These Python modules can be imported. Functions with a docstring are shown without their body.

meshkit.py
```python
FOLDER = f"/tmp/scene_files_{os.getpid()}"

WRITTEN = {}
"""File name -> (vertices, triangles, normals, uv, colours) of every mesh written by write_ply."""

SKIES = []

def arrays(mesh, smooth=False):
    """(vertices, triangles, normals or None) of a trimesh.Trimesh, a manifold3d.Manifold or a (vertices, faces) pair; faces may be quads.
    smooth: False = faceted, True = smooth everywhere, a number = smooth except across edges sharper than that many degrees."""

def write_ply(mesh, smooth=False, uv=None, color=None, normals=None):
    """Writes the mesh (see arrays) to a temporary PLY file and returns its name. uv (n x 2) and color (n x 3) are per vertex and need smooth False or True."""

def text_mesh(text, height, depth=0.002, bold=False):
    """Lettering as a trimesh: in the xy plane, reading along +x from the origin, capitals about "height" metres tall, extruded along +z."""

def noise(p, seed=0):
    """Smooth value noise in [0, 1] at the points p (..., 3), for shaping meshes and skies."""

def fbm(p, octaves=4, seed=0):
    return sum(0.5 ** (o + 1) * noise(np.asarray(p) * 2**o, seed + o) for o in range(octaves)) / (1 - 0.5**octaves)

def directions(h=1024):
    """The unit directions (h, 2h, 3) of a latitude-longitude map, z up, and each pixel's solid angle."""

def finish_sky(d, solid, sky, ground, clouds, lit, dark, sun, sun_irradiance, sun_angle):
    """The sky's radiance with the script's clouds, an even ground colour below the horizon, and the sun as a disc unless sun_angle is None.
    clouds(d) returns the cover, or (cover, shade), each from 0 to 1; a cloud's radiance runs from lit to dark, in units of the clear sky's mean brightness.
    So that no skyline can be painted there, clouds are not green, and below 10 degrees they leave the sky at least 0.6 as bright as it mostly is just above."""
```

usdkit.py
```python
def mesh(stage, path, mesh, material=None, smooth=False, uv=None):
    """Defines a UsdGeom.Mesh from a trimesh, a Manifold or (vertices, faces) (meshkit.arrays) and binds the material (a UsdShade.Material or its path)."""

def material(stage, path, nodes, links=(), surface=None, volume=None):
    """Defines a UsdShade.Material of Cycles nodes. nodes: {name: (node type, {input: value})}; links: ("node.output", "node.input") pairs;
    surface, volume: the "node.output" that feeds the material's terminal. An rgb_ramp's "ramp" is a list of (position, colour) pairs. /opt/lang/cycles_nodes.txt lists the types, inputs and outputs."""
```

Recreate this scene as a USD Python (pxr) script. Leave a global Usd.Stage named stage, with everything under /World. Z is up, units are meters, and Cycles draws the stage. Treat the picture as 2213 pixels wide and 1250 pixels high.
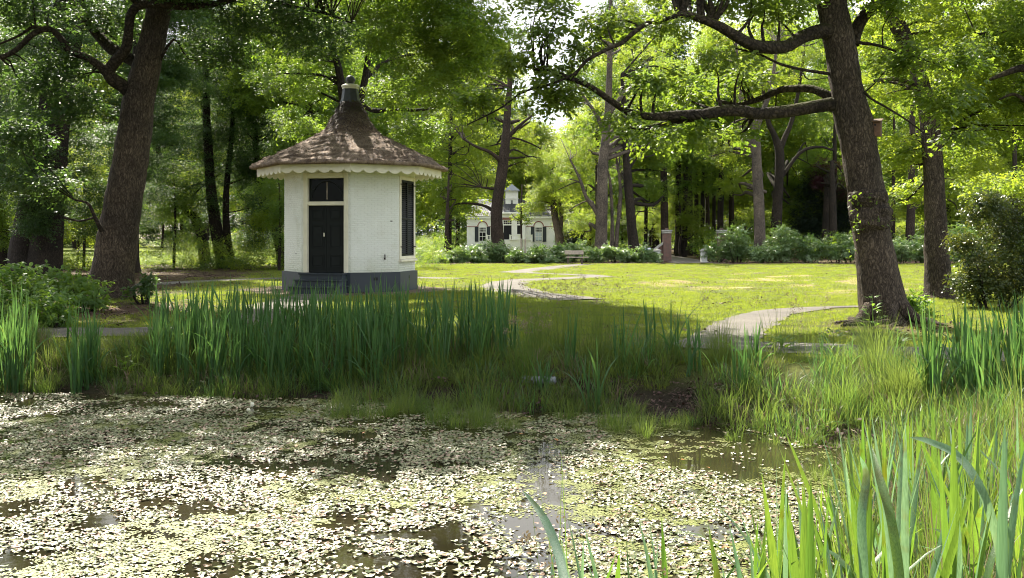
import math, random
import numpy as np, trimesh, usdkit, meshkit
from shapely.geometry import Polygon, LineString, Point
from shapely import affinity, contains_xy, prepare
from pxr import Usd, UsdGeom, UsdLux, UsdShade, Gf, Vt, Sdf

stage = Usd.Stage.CreateInMemory()
UsdGeom.Xform.Define(stage, '/World')
# ------------------------------------------------------------------ camera, sky, sun
F, CX, HY, EYE = 2170.0, 1106.5, 512.0, 1.68          # focal length and horizon in pixels of the photograph, eye height in metres
SUN_AZ, SUN_EL = math.radians(-22), math.radians(48)
cam = UsdGeom.Camera.Define(stage, '/World/camera')
cam.CreateHorizontalApertureAttr(36.0)
cam.CreateFocalLengthAttr(F / 2213 * 36)
cam.CreateVerticalApertureOffsetAttr(-113 / 2213 * 36)
cam.CreateExposureAttr(1.75)
cam.AddTranslateOp().Set((0, 0, EYE)); cam.AddRotateXOp().Set(90)
skym = usdkit.material(stage, '/World/Looks/sky_air', {
    "s": ("sky_texture", {"sky_type": "single_scattering", "sun_disc": False, "sun_elevation": SUN_EL, "sun_rotation": SUN_AZ, "aerosol_density": 1.5}),
    "tc": ("texture_coordinate", {}), "mp": ("mapping", {"scale": (1, 1, 2.2)}),
    "n": ("noise_texture", {"scale": 1.7, "detail": 6, "roughness": 0.55}),
    "r": ("rgb_ramp", {"ramp": [(0.0, (0, 0, 0)), (0.36, (0, 0, 0)), (0.58, (1, 1, 1)), (1, (1, 1, 1))]}),
    "mx": ("mix", {"color2": (7.0, 7.1, 7.3)}),
    "b": ("background_shader", {"strength": 0.075})},
    [("tc.generated", "mp.vector"), ("mp.vector", "n.vector"), ("n.fac", "r.fac"), ("r.color", "mx.fac"), ("s.color", "mx.color1"), ("mx.color", "b.color")], surface="b.background")
dome = UsdLux.DomeLight.Define(stage, '/World/sky'); UsdShade.MaterialBindingAPI.Apply(dome.GetPrim()).Bind(skym)
dome.GetPrim().SetCustomDataByKey('kind', 'structure')
sun = UsdLux.DistantLight.Define(stage, '/World/sun')
sun.CreateNormalizeAttr(True); sun.CreateIntensityAttr(1.25); sun.CreateAngleAttr(0.53); sun.CreateColorAttr((1.0, 0.93, 0.80))
sun.AddRotateZOp().Set(-math.degrees(SUN_AZ)); sun.AddRotateXOp().Set(-(90 - math.degrees(SUN_EL)))

# ------------------------------------------------------------------ helpers
def P(px, py, d):
    return np.array([(px - CX) / F * d, d, EYE - (py - HY) / F * d])
_count = {}
def numbered(parent, name):
    k = (parent, name); n = _count.get(k, 0); _count[k] = n + 1
    return f"{parent}/{name}" if n == 0 else f"{parent}/{name}_{n:03d}"
LOC = {}
def setd(prim, label=None, cat=None, group=None, kind=None):
    for k, v in (('label', label), ('category', cat), ('group', group), ('kind', kind)):
        if v: prim.SetCustomDataByKey(k, v)
def thing(name, label, cat, loc=(0, 0, 0), rotz=0, group=None, kind=None, scale=None):
    p = numbered('/World', name)
    x = UsdGeom.Xform.Define(stage, p)
    x.AddTranslateOp().Set(tuple(float(c) for c in loc)); x.AddRotateZOp().Set(float(rotz))
    if scale is not None: x.AddScaleOp().Set(tuple(float(c) for c in np.broadcast_to(scale, 3)))
    setd(x.GetPrim(), label, cat, group, kind); LOC[p] = np.array(loc, float)
    return p
def dup(src, loc, rotz, label=None, group=None, scale=1.0, tilt=None):
    s = stage.GetPrimAtPath(src)
    nm = src.split('/')[-1]; nm = nm[:-4] if nm[-4:-3] == '_' and nm[-3:].isdigit() else nm
    p = numbered('/World', nm)
    x = UsdGeom.Xform.Define(stage, p)
    x.AddTranslateOp().Set(tuple(float(c) for c in loc)); x.AddRotateZOp().Set(float(rotz))
    x.AddScaleOp().Set(tuple(float(c) for c in np.broadcast_to(scale, 3)))
    x.GetPrim().GetReferences().AddInternalReference(s.GetPath()); x.GetPrim().SetInstanceable(True)
    was = s.GetCustomData()
    setd(x.GetPrim(), label or was.get('label'), was.get('category'), group or was.get('group'))
    return p
def obj(name, mesh, mat, parent='/World', smooth=False, world=False, label=None, cat=None, group=None, kind=None):
    p = numbered(parent, name)
    if world and parent in LOC:
        if isinstance(mesh, tuple): mesh = (np.asarray(mesh[0], float) - LOC[parent], mesh[1])
        else: mesh = mesh.copy(); mesh.apply_translation(-LOC[parent])
    m = usdkit.mesh(stage, p, mesh, mat, smooth=smooth)
    setd(m.GetPrim(), label, cat, group, kind)
    return p
def struct(name, mesh, mat, smooth=False, kind='structure', **k):
    return obj(name, mesh, mat, smooth=smooth, kind=kind, **k)
def box(x0, x1, y0, y1, z0, z1):
    b = trimesh.creation.box([x1 - x0, y1 - y0, z1 - z0]); b.apply_translation([(x0 + x1) / 2, (y0 + y1) / 2, (z0 + z1) / 2]); return b
def chamfer(x0, x1, y0, y1, z0, z1, c=0.01):
    xs = [(x0, x1, y0 + c, y1 - c, z0 + c, z1 - c), (x0 + c, x1 - c, y0, y1, z0 + c, z1 - c), (x0 + c, x1 - c, y0 + c, y1 - c, z0, z1)]
    pts = np.array([[(a, b)[i], (cc, d)[j], (e, f)[k]] for a, b, cc, d, e, f in xs for i in (0, 1) for j in (0, 1) for k in (0, 1)])
    return trimesh.convex.convex_hull(pts)
def cat(ms): return trimesh.util.concatenate(ms)
def merge(parts):
    v, f, n = [], [], 0
    for a, b in parts:
        v.append(a); f.append(np.asarray(b) + n); n += len(a)
    return np.vstack(v), np.vstack(f)
def catmull(pts, per=6):
    p = np.asarray(pts, float)
    if len(p) < 3: return np.linspace(p[0], p[-1], per + 1)
    q = np.vstack([2 * p[0] - p[1], p, 2 * p[-1] - p[-2]]); out = []
    t = np.linspace(0, 1, per, endpoint=False)[:, None]
    for i in range(1, len(q) - 2):
        a, b, c, d = q[i - 1], q[i], q[i + 1], q[i + 2]
        out.append(0.5 * (2 * b + (c - a) * t + (2 * a - 5 * b + 4 * c - d) * t ** 2 + (3 * b - a - 3 * c + d) * t ** 3))
    return np.vstack(out + [p[-1:]])
def tube(pts, rad, sides=8, per=5, rough=0.0, seed=0, fine=1.0):
    """Smooth tapered tube through points; rough roughens the surface (fraction of the radius)."""
    pr = catmull(np.column_stack([np.asarray(pts, float), np.asarray(rad, float)]), per)
    c, r = pr[:, :3], np.maximum(pr[:, 3], 0.002)
    t = np.gradient(c, axis=0); t /= np.linalg.norm(t, axis=1, keepdims=True) + 1e-9
    up = np.array([0.0, 1.0, 0.0]) if abs(t[0, 2]) > 0.6 else np.array([0.0, 0, 1.0])
    nrm = np.zeros_like(c); nrm[0] = np.cross(up, t[0]); nrm[0] /= np.linalg.norm(nrm[0]) + 1e-9
    for i in range(1, len(c)):
        a = nrm[i - 1] - t[i] * (nrm[i - 1] @ t[i]); nrm[i] = a / (np.linalg.norm(a) + 1e-9)
    bi = np.cross(t, nrm)
    th = np.linspace(0, 2 * np.pi, sides, endpoint=False)
    dirs = np.cos(th)[None, :, None] * nrm[:, None] + np.sin(th)[None, :, None] * bi[:, None]
    rr = np.repeat(r[:, None], sides, 1)
    if rough:
        q = c[:, None] + dirs * r[:, None, None]
        lump = meshkit.fbm(q * np.array([1.5, 1.5, 0.9]) * fine, 3, seed) - 0.5
        s = np.cumsum(np.r_[0, np.linalg.norm(np.diff(c, axis=0), axis=1)])
        ang = np.stack([np.cos(th)[None] * 4.5 + 0 * s[:, None], np.sin(th)[None] * 4.5 + 0 * s[:, None], np.repeat(s[:, None] * 1.6, sides, 1)], -1)
        ridge = np.abs(meshkit.noise(ang * 1.7, seed + 5) - 0.5) * 2
        rr = rr * (1 + rough * (1.1 * lump + 0.55 * (ridge - 0.5)))
    v = (c[:, None] + dirs * rr[..., None]).reshape(-1, 3)
    m = len(c); i = np.arange(m - 1)[:, None] * sides; j = np.arange(sides)[None]
    a, b = i + j, i + (j + 1) % sides
    f = np.concatenate([np.stack([a, b, b + sides], -1).reshape(-1, 3), np.stack([a, b + sides, a + sides], -1).reshape(-1, 3)])
    v = np.vstack([v, c[-1:] + t[-1:] * r[-1]]); tip = len(v) - 1; last = (m - 1) * sides
    f = np.vstack([f, np.stack([last + np.arange(sides), last + (np.arange(sides) + 1) % sides, np.full(sides, tip)], 1)])
    return v, f
def quats(yaw, axis_az, tilt):
    """Yaw about z, then a tilt about the horizontal axis at axis_az."""
    n = len(yaw); out = np.zeros((n, 4))
    ca, sa = np.cos(yaw / 2), np.sin(yaw / 2); ct, st = np.cos(tilt / 2), np.sin(tilt / 2); ax, ay = np.cos(axis_az) * st, np.sin(axis_az) * st
    out[:, 3] = ct * ca; out[:, 0] = ax * ca + ay * sa; out[:, 1] = ay * ca - ax * sa; out[:, 2] = ct * sa   # tilt * yaw
    return out
def instancer(name, parent, protos, pos, q, scale, idx, kind=None, label=None, catg=None, protoname='leaf_spray', group=None):
    p = numbered(parent, name)
    pi = UsdGeom.PointInstancer.Define(stage, p)
    tg = []
    for m, mat in protos:
        tg.append(usdkit.mesh(stage, numbered(p, protoname), m, mat).GetPath())
    pi.CreatePrototypesRel().SetTargets(tg)
    pos = np.asarray(pos, float) - LOC.get(parent, 0)
    pi.CreateProtoIndicesAttr(Vt.IntArray.FromNumpy(np.asarray(idx, np.int32)))
    pi.CreatePositionsAttr(Vt.Vec3fArray.FromNumpy(pos.astype(np.float32)))
    pi.CreateOrientationsAttr(Vt.QuathArray.FromNumpy(np.ascontiguousarray(q.astype(np.float16))))
    sc = np.asarray(scale, np.float32); sc = np.repeat(sc[:, None], 3, 1) if sc.ndim == 1 else sc
    pi.CreateScalesAttr(Vt.Vec3fArray.FromNumpy(np.ascontiguousarray(sc)))
    setd(pi.GetPrim(), label, catg, group, kind)
    return p
def unit(v): return v / (np.linalg.norm(v, axis=-1, keepdims=True) + 1e-9)
def leaves(p, d, n, L, W, lobed=False):
    """Leaf blades: base point, axis, normal, length and width each; four to eight triangles per leaf."""
    d = unit(d); s = unit(np.cross(n, d)); n = np.cross(d, s)
    L, W = np.broadcast_to(L, len(p))[:, None], np.broadcast_to(W, len(p))[:, None]
    if lobed: prof = [(0.0, 0.08), (0.25, 0.34), (0.42, 0.24), (0.62, 0.5), (0.78, 0.3), (1.0, 0.0)]
    else: prof = [(0.0, 0.0), (0.32, 0.46), (0.68, 0.4), (1.0, 0.0)]
    vs, fs, k = [], [], 0
    rows = []
    for t, w in prof:
        c = p + d * L * t - n * L * 0.18 * t * t
        if w < 0.01: vs.append(c); rows.append((k,)); k += 1
        else:
            vs += [c - s * W * w + n * W * 0.12, c + s * W * w + n * W * 0.12]; rows.append((k, k + 1)); k += 2
    for a, b in zip(rows[:-1], rows[1:]):
        if len(a) == 1: fs.append((a[0], b[1], b[0]))
        elif len(b) == 1: fs.append((a[0], a[1], b[0]))
        else: fs += [(a[0], a[1], b[1]), (a[0], b[1], b[0])]
    V = np.stack(vs, 1); N = len(p)
    Fc = (np.asarray(fs)[None] + (np.arange(N) * k)[:, None, None]).reshape(-1, 3)
    return V.reshape(-1, 3), Fc
def spray(rng, n, R, L, W, flat=0.35, lobed=False, droop=0.0):
    """A leafy twig end: leaves along a handful of twigs that fan out from the origin."""
    nt = max(4, n // 9); az = rng.uniform(0, 2 * np.pi, nt); el = rng.normal(0.1, 0.35, nt)
    td = np.stack([np.cos(az) * np.cos(el), np.sin(az) * np.cos(el), np.sin(el)], 1)
    k = rng.integers(0, nt, n); t = rng.uniform(0.15, 1, n) ** 0.8
    p = td[k] * (t * R)[:, None] + rng.normal(0, R * 0.10, (n, 3)); p[:, 2] -= droop * (t ** 2) * R
    side = rng.choice([-1, 1], n) * rng.uniform(0.3, 1.2, n)
    a2 = az[k] + side
    d = np.stack([np.cos(a2), np.sin(a2), rng.normal(-0.15 - droop * 0.4, 0.3, n)], 1)
    nn = np.stack([rng.normal(0, flat, n), rng.normal(0, flat, n), np.ones(n)], 1)
    parts = [leaves(p, d, nn, L * rng.uniform(0.7, 1.25, n), W * rng.uniform(0.75, 1.2, n), lobed)]
    return merge(parts)
def blades(base, h, w, az, lean, curve, segs=3, face=None, fold=0.0, twist=None):
    """Grass-like blades: they rise from base, lean towards az and bend over more and more towards the tip."""
    n = len(base); ts = np.linspace(0, 1, segs + 1)
    dirh = np.stack([np.cos(az), np.sin(az), 0 * az], 1)
    face = az + np.pi / 2 if face is None else face
    sd = np.stack([np.cos(face), np.sin(face), 0 * az], 1)
    pts = [base]; 
    for a, b in zip(ts[:-1], ts[1:]):
        ang = lean + curve * ((a + b) / 2) ** 1.6
        pts.append(pts[-1] + (h * (b - a))[:, None] * (dirh * np.sin(ang)[:, None] + np.array([0, 0, 1.0]) * np.cos(ang)[:, None]))
    V, Fc, k = [], [], 0
    rows = []
    for i, t in enumerate(ts):
        ww = (w * (0.62 + 0.9 * t - 0.55 * t * t) * (1 - t ** 5))[:, None] / 2
        if i == segs: V.append(pts[i]); rows.append((k,)); k += 1
        elif fold > 0:
            V += [pts[i] - sd * ww, pts[i] + dirh * ww * fold, pts[i] + sd * ww]; rows.append((k, k + 1, k + 2)); k += 3
        else: V += [pts[i] - sd * ww, pts[i] + sd * ww]; rows.append((k, k + 1)); k += 2
    for a, b in zip(rows[:-1], rows[1:]):
        for q in range(len(a) - 1):
            if len(b) == 1: Fc.append((a[q], a[q + 1], b[0]))
            else: Fc += [(a[q], a[q + 1], b[q + 1]), (a[q], b[q + 1], b[q])]
    V = np.stack(V, 1)
    Fc = (np.asarray(Fc)[None] + (np.arange(n) * k)[:, None, None]).reshape(-1, 3)
    return V.reshape(-1, 3), Fc

# ------------------------------------------------------------------ materials
def M(name, nodes, links, surface="p.BSDF"): return usdkit.material(stage, '/World/Looks/' + name, nodes, links, surface=surface)
def leafmat(name, a, b, ta, tb, rough=0.45, tmix=0.45, spec=0.4, islands=0.5, streak=False):
    """a..b: range of the leaf's own colour; ta..tb: of the light that passes through it."""
    a, b, ta, tb = [(c[0] * 1.02, c[1] * 0.94, c[2] * 1.4) for c in (a, b, ta, tb)]
    if streak: return M(name, {"o": ("object_info", {}), "g": ("geometry", {}), "m": ("mix_float", {"fac": islands}), "mp": ("mapping", {"scale": (1, 1, .035)}), "n": ("noise_texture", {"scale": 260, "detail": 4, "roughness": .6}), "n2": ("noise_texture", {"scale": 9, "detail": 4}),
        "rs": ("rgb_ramp", {"ramp": [(.3, (.62, .66, .6)), (.7, (1.15, 1.1, 1.1))]}), "rb": ("rgb_ramp", {"ramp": [(.28, (.95, .62, .35)), (.42, (1, 1, 1)), (.75, (1.05, 1.08, 1))]}), "m1": ("mix", {"mix_type": "multiply", "fac": 1.0}), "m2": ("mix", {"mix_type": "multiply", "fac": 1.0}), "m3": ("mix", {"mix_type": "multiply", "fac": 1.0}),
        "ra": ("rgb_ramp", {"ramp": [(0, a), (1, b)]}), "rt": ("rgb_ramp", {"ramp": [(0, ta), (1, tb)]}), "bu": ("bump", {"strength": .35, "distance": .004}),
        "p": ("principled_bsdf", {"roughness": rough, "specular_ior_level": spec}), "t": ("translucent_bsdf", {}), "x": ("mix_closure", {"fac": tmix})},
        [("o.random", "m.a"), ("g.random_per_island", "m.b"), ("m.result", "ra.fac"), ("m.result", "rt.fac"), ("g.position", "mp.vector"), ("mp.vector", "n.vector"), ("g.position", "n2.vector"), ("n.fac", "rs.fac"), ("n2.fac", "rb.fac"), ("rs.color", "m3.color1"), ("rb.color", "m3.color2"),
         ("ra.color", "m1.color1"), ("m3.color", "m1.color2"), ("rt.color", "m2.color1"), ("m3.color", "m2.color2"), ("m1.color", "p.base_color"), ("m2.color", "t.color"), ("n.fac", "bu.height"), ("bu.normal", "p.normal"), ("p.BSDF", "x.closure1"), ("t.BSDF", "x.closure2")], surface="x.closure")
    return M(name, {"o": ("object_info", {}), "g": ("geometry", {}), "m": ("mix_float", {"fac": islands}),
        "ra": ("rgb_ramp", {"ramp": [(0, a), (1, b)]}), "rt": ("rgb_ramp", {"ramp": [(0, ta), (1, tb)]}),
        "p": ("principled_bsdf", {"roughness": rough, "specular_ior_level": spec}), "t": ("translucent_bsdf", {}), "x": ("mix_closure", {"fac": tmix})},
        [("o.random", "m.a"), ("g.random_per_island", "m.b"), ("m.result", "ra.fac"), ("m.result", "rt.fac"), ("ra.color", "p.base_color"), ("rt.color", "t.color"),
         ("p.BSDF", "x.closure1"), ("t.BSDF", "x.closure2")], surface="x.closure")
LEAF = {
 'oak': leafmat('oak_leaf', (0.045, 0.085, 0.015), (0.085, 0.13, 0.025), (0.22, 0.38, 0.02), (0.44, 0.55, 0.03), tmix=0.5),
 'bright': leafmat('bright_leaf', (0.07, 0.125, 0.018), (0.13, 0.18, 0.025), (0.34, 0.52, 0.025), (0.62, 0.70, 0.04), tmix=0.55),
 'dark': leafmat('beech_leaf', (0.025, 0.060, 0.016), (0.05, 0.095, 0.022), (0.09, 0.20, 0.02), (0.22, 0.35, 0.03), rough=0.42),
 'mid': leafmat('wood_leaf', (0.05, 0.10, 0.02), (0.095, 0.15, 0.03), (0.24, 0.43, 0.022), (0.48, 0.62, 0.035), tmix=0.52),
 'yew': leafmat('yew_leaf', (0.012, 0.026, 0.011), (0.025, 0.045, 0.016), (0.03, 0.06, 0.01), (0.06, 0.10, 0.02), tmix=0.2),
 'copper': leafmat('copper_leaf', (0.05, 0.022, 0.024), (0.09, 0.04, 0.035), (0.12, 0.03, 0.02), (0.2, 0.06, 0.03), rough=0.35),
 'rhodo': leafmat('rhododendron_leaf', (0.075, 0.16, 0.035), (0.28, 0.37, 0.14), (0.20, 0.40, 0.03), (0.42, 0.56, 0.06), rough=0.30, tmix=0.32, spec=0.6),
 'holly': leafmat('holly_leaf', (0.03, 0.06, 0.014), (0.085, 0.11, 0.022), (0.12, 0.22, 0.015), (0.42, 0.36, 0.03), rough=0.28, tmix=0.25, spec=0.6),
 'shrub': leafmat('shrub_leaf', (0.065, 0.14, 0.022), (0.12, 0.20, 0.035), (0.26, 0.48, 0.03), (0.42, 0.60, 0.05)),
}
def grassmat(name, a, b, ta, tb, tmix=0.5, rough=0.5): return leafmat(name, a, b, ta, tb, rough=rough, tmix=tmix, spec=0.3)
GRASS = grassmat('lawn_blade', (0.085, 0.132, 0.014), (0.155, 0.182, 0.026), (0.30, 0.43, 0.022), (0.48, 0.54, 0.04))
BANKG = grassmat('bank_blade', (0.06, 0.11, 0.02), (0.14, 0.17, 0.04), (0.18, 0.32, 0.03), (0.36, 0.42, 0.06))
STRAWG = grassmat('dry_blade', (0.22, 0.18, 0.08), (0.34, 0.28, 0.14), (0.2, 0.16, 0.06), (0.3, 0.24, 0.1), tmix=0.3)
IRIS = leafmat('iris_leaf', (0.045, 0.125, 0.032), (0.10, 0.20, 0.055), (0.15, 0.36, 0.05), (0.28, 0.48, 0.07), rough=0.38, tmix=0.42, spec=0.45, streak=True)
IRISN = leafmat('iris_leaf_sunny', (0.04, 0.105, 0.024), (0.09, 0.17, 0.035), (0.17, 0.36, 0.025), (0.40, 0.55, 0.04), rough=0.36, tmix=0.46, spec=0.45, streak=True)
IRISG = leafmat('iris_leaf_bloom', (0.10, 0.20, 0.10), (0.16, 0.26, 0.14), (0.22, 0.44, 0.13), (0.34, 0.54, 0.16), rough=0.42, tmix=0.4, spec=0.5, streak=True)
def bark(name, a, b, moss=(0.05, 0.065, 0.012), mossy=0.0, zs=0.2, scale=21.0, bump=1.0):
    return M(name, {"g": ("geometry", {}), "mp": ("mapping", {"scale": (1, 1, zs)}), "n": ("noise_texture", {"scale": scale, "detail": 8, "roughness": 0.7, "distortion": 0.8}),
        "dn": ("noise_texture", {"scale": 5.0, "detail": 4}), "dm": ("mix", {"mix_type": "linear_light", "fac": 0.10}), "vo": ("voronoi_texture", {"feature": "distance_to_edge", "scale": scale * 1.05}),
        "cr": ("rgb_ramp", {"ramp": [(0.0, (0.34, 0.33, 0.32)), (0.10, (0.68, 0.68, 0.68)), (0.28, (1.08, 1.08, 1.08))]}), "mc": ("mix", {"mix_type": "multiply", "fac": 1.0}),
        "v": ("noise_texture", {"scale": 1.1, "detail": 4}), "r": ("rgb_ramp", {"ramp": [(0.30, tuple(c * 0.5 for c in a)), (0.45, a), (0.72, b)]}),
        "r2": ("rgb_ramp", {"ramp": [(0.3, (0.55, 0.55, 0.55)), (0.7, (1.2, 1.16, 1.1))]}), "mu": ("mix", {"mix_type": "multiply", "fac": 1.0}),
        "sx": ("separate_xyz", {}), "mr": ("map_range", {"clamp": True, "from_min": 0.25, "from_max": 0.95, "to_min": 0, "to_max": mossy}),
        "mn": ("math", {"math_type": "multiply"}), "nr": ("rgb_ramp", {"ramp": [(0.4, (0, 0, 0)), (0.6, (1, 1, 1))]}), "mx": ("mix", {"color2": moss}), "hm": ("math", {"math_type": "minimum", "value2": 0.35}), "ha": ("math", {"math_type": "multiply_add", "value2": 2.2}),
        "b": ("bump", {"strength": bump, "distance": 0.035}), "p": ("principled_bsdf", {"roughness": 0.9, "specular_ior_level": 0.2})},
        [("g.position", "dn.vector"), ("g.position", "dm.color1"), ("dn.color", "dm.color2"), ("dm.color", "mp.vector"), ("mp.vector", "n.vector"), ("mp.vector", "vo.vector"), ("g.position", "v.vector"), ("n.fac", "r.fac"), ("vo.distance", "cr.fac"), ("r.color", "mc.color1"), ("cr.color", "mc.color2"),
         ("v.fac", "r2.fac"), ("mc.color", "mu.color1"), ("r2.color", "mu.color2"), ("g.normal", "sx.vector"), ("sx.z", "mr.value"), ("v.fac", "nr.fac"), ("mr.result", "mn.value1"), ("nr.color", "mn.value2"), ("mn.value", "mx.fac"), ("mu.color", "mx.color1"),
         ("mx.color", "p.base_color"), ("vo.distance", "hm.value1"), ("hm.value", "ha.value1"), ("n.fac", "ha.value3"), ("ha.value", "b.height"), ("b.normal", "p.normal")])
BARK = {'oak': bark('oak_bark', (0.075, 0.058, 0.044), (0.185, 0.148, 0.112), mossy=0.0), 'limb': bark('limb_bark', (0.036, 0.028, 0.020), (0.085, 0.067, 0.048), moss=(0.075, 0.08, 0.018), mossy=0.8, zs=1.0, scale=9),
        'brown': bark('brown_bark', (0.05, 0.036, 0.028), (0.115, 0.085, 0.065)), 'dark': bark('dark_bark', (0.035, 0.028, 0.022), (0.085, 0.066, 0.05), mossy=0.4, moss=(0.03, 0.045, 0.012)),
        'pale': bark('pale_bark', (0.11, 0.09, 0.075), (0.22, 0.185, 0.15), bump=0.6)}
def paint(name, col, rough=0.5, var=0.08, scale=6.0, bump=0.0, bscale=60.0, spec=0.5, metal=0.0):
    lo, hi = tuple(c * (1 - 2 * var) for c in col), tuple(min(1, c * (1 + var)) for c in col)
    return M(name, {"g": ("geometry", {}), "n": ("noise_texture", {"scale": scale, "detail": 5, "roughness": 0.6}), "n2": ("noise_texture", {"scale": bscale, "detail": 3}),
        "r": ("rgb_ramp", {"ramp": [(0.3, lo), (0.7, hi)]}), "b": ("bump", {"strength": bump, "distance": 0.01}), "p": ("principled_bsdf", {"roughness": rough, "specular_ior_level": spec, "metallic": metal})},
        [("g.position", "n.vector"), ("g.position", "n2.vector"), ("n.fac", "r.fac"), ("r.color", "p.base_color"), ("n2.fac", "b.height"), ("b.normal", "p.normal")])
WHITE = M('white_brick_paint', {"g": ("geometry", {}), "mp": ("mapping", {"scale": (1, 1, .7)}), "n": ("noise_texture", {"scale": 2.2, "detail": 7, "roughness": 0.65}), "n2": ("noise_texture", {"scale": 50, "detail": 3}), "n3": ("noise_texture", {"scale": 1.6, "detail": 5}),
    "r": ("rgb_ramp", {"ramp": [(0.25, (0.60, 0.60, 0.52)), (0.45, (0.70, 0.71, 0.66)), (0.75, (0.75, 0.76, 0.72))]}), "sz": ("separate_xyz", {}), "mz": ("map_range", {"clamp": True, "from_min": 1.15, "from_max": 0.6, "to_min": 0, "to_max": 1}), "ml": ("math", {"math_type": "multiply"}), "mx": ("mix", {"color2": (0.44, 0.47, 0.34)}),
    "b": ("bump", {"strength": 0.45, "distance": 0.012}), "p": ("principled_bsdf", {"roughness": 0.6})},
    [("g.position", "mp.vector"), ("mp.vector", "n.vector"), ("g.position", "n2.vector"), ("g.position", "n3.vector"), ("n.fac", "r.fac"), ("r.color", "mx.color1"), ("g.position", "sz.vector"), ("sz.z", "mz.value"), ("mz.result", "ml.value1"), ("n3.fac", "ml.value2"), ("ml.value", "mx.fac"), ("mx.color", "p.base_color"), ("n2.fac", "b.height"), ("b.normal", "p.normal")])
CREAM = paint('cream_wood_paint', (0.70, 0.66, 0.52), 0.45, 0.05, 3)
BLACK = paint('black_green_paint', (0.006, 0.008, 0.008), 0.45, 0.15, 5, spec=0.2)
PLINTH = paint('slate_blue_paint', (0.020, 0.027, 0.036), 0.5, 0.10, 2.5, 0.2)
IRON = paint('rusty_iron', (0.04, 0.025, 0.02), 0.7, 0.3, 30)
BRASS = paint('pale_metal', (0.55, 0.52, 0.42), 0.35, 0.05, 10, metal=0.6)
LEAD = paint('lead_sheet', (0.065, 0.068, 0.075), 0.42, 0.2, 4, 0.2, 20, metal=0.35)
VENT = paint('vent_hole', (0.006, 0.006, 0.007), 0.9)
GLASSD = M('dark_window_glass', {"f": ("fresnel", {"IOR": 1.14}), "t": ("transparent_bsdf", {"color": (0.55, 0.58, 0.56)}), "g": ("glossy_bsdf", {"color": (1, 1, 1), "roughness": 0.02}), "x": ("mix_closure", {})},
    [("f.fac", "x.fac"), ("t.BSDF", "x.closure1"), ("g.BSDF", "x.closure2")], surface="x.closure")
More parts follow.
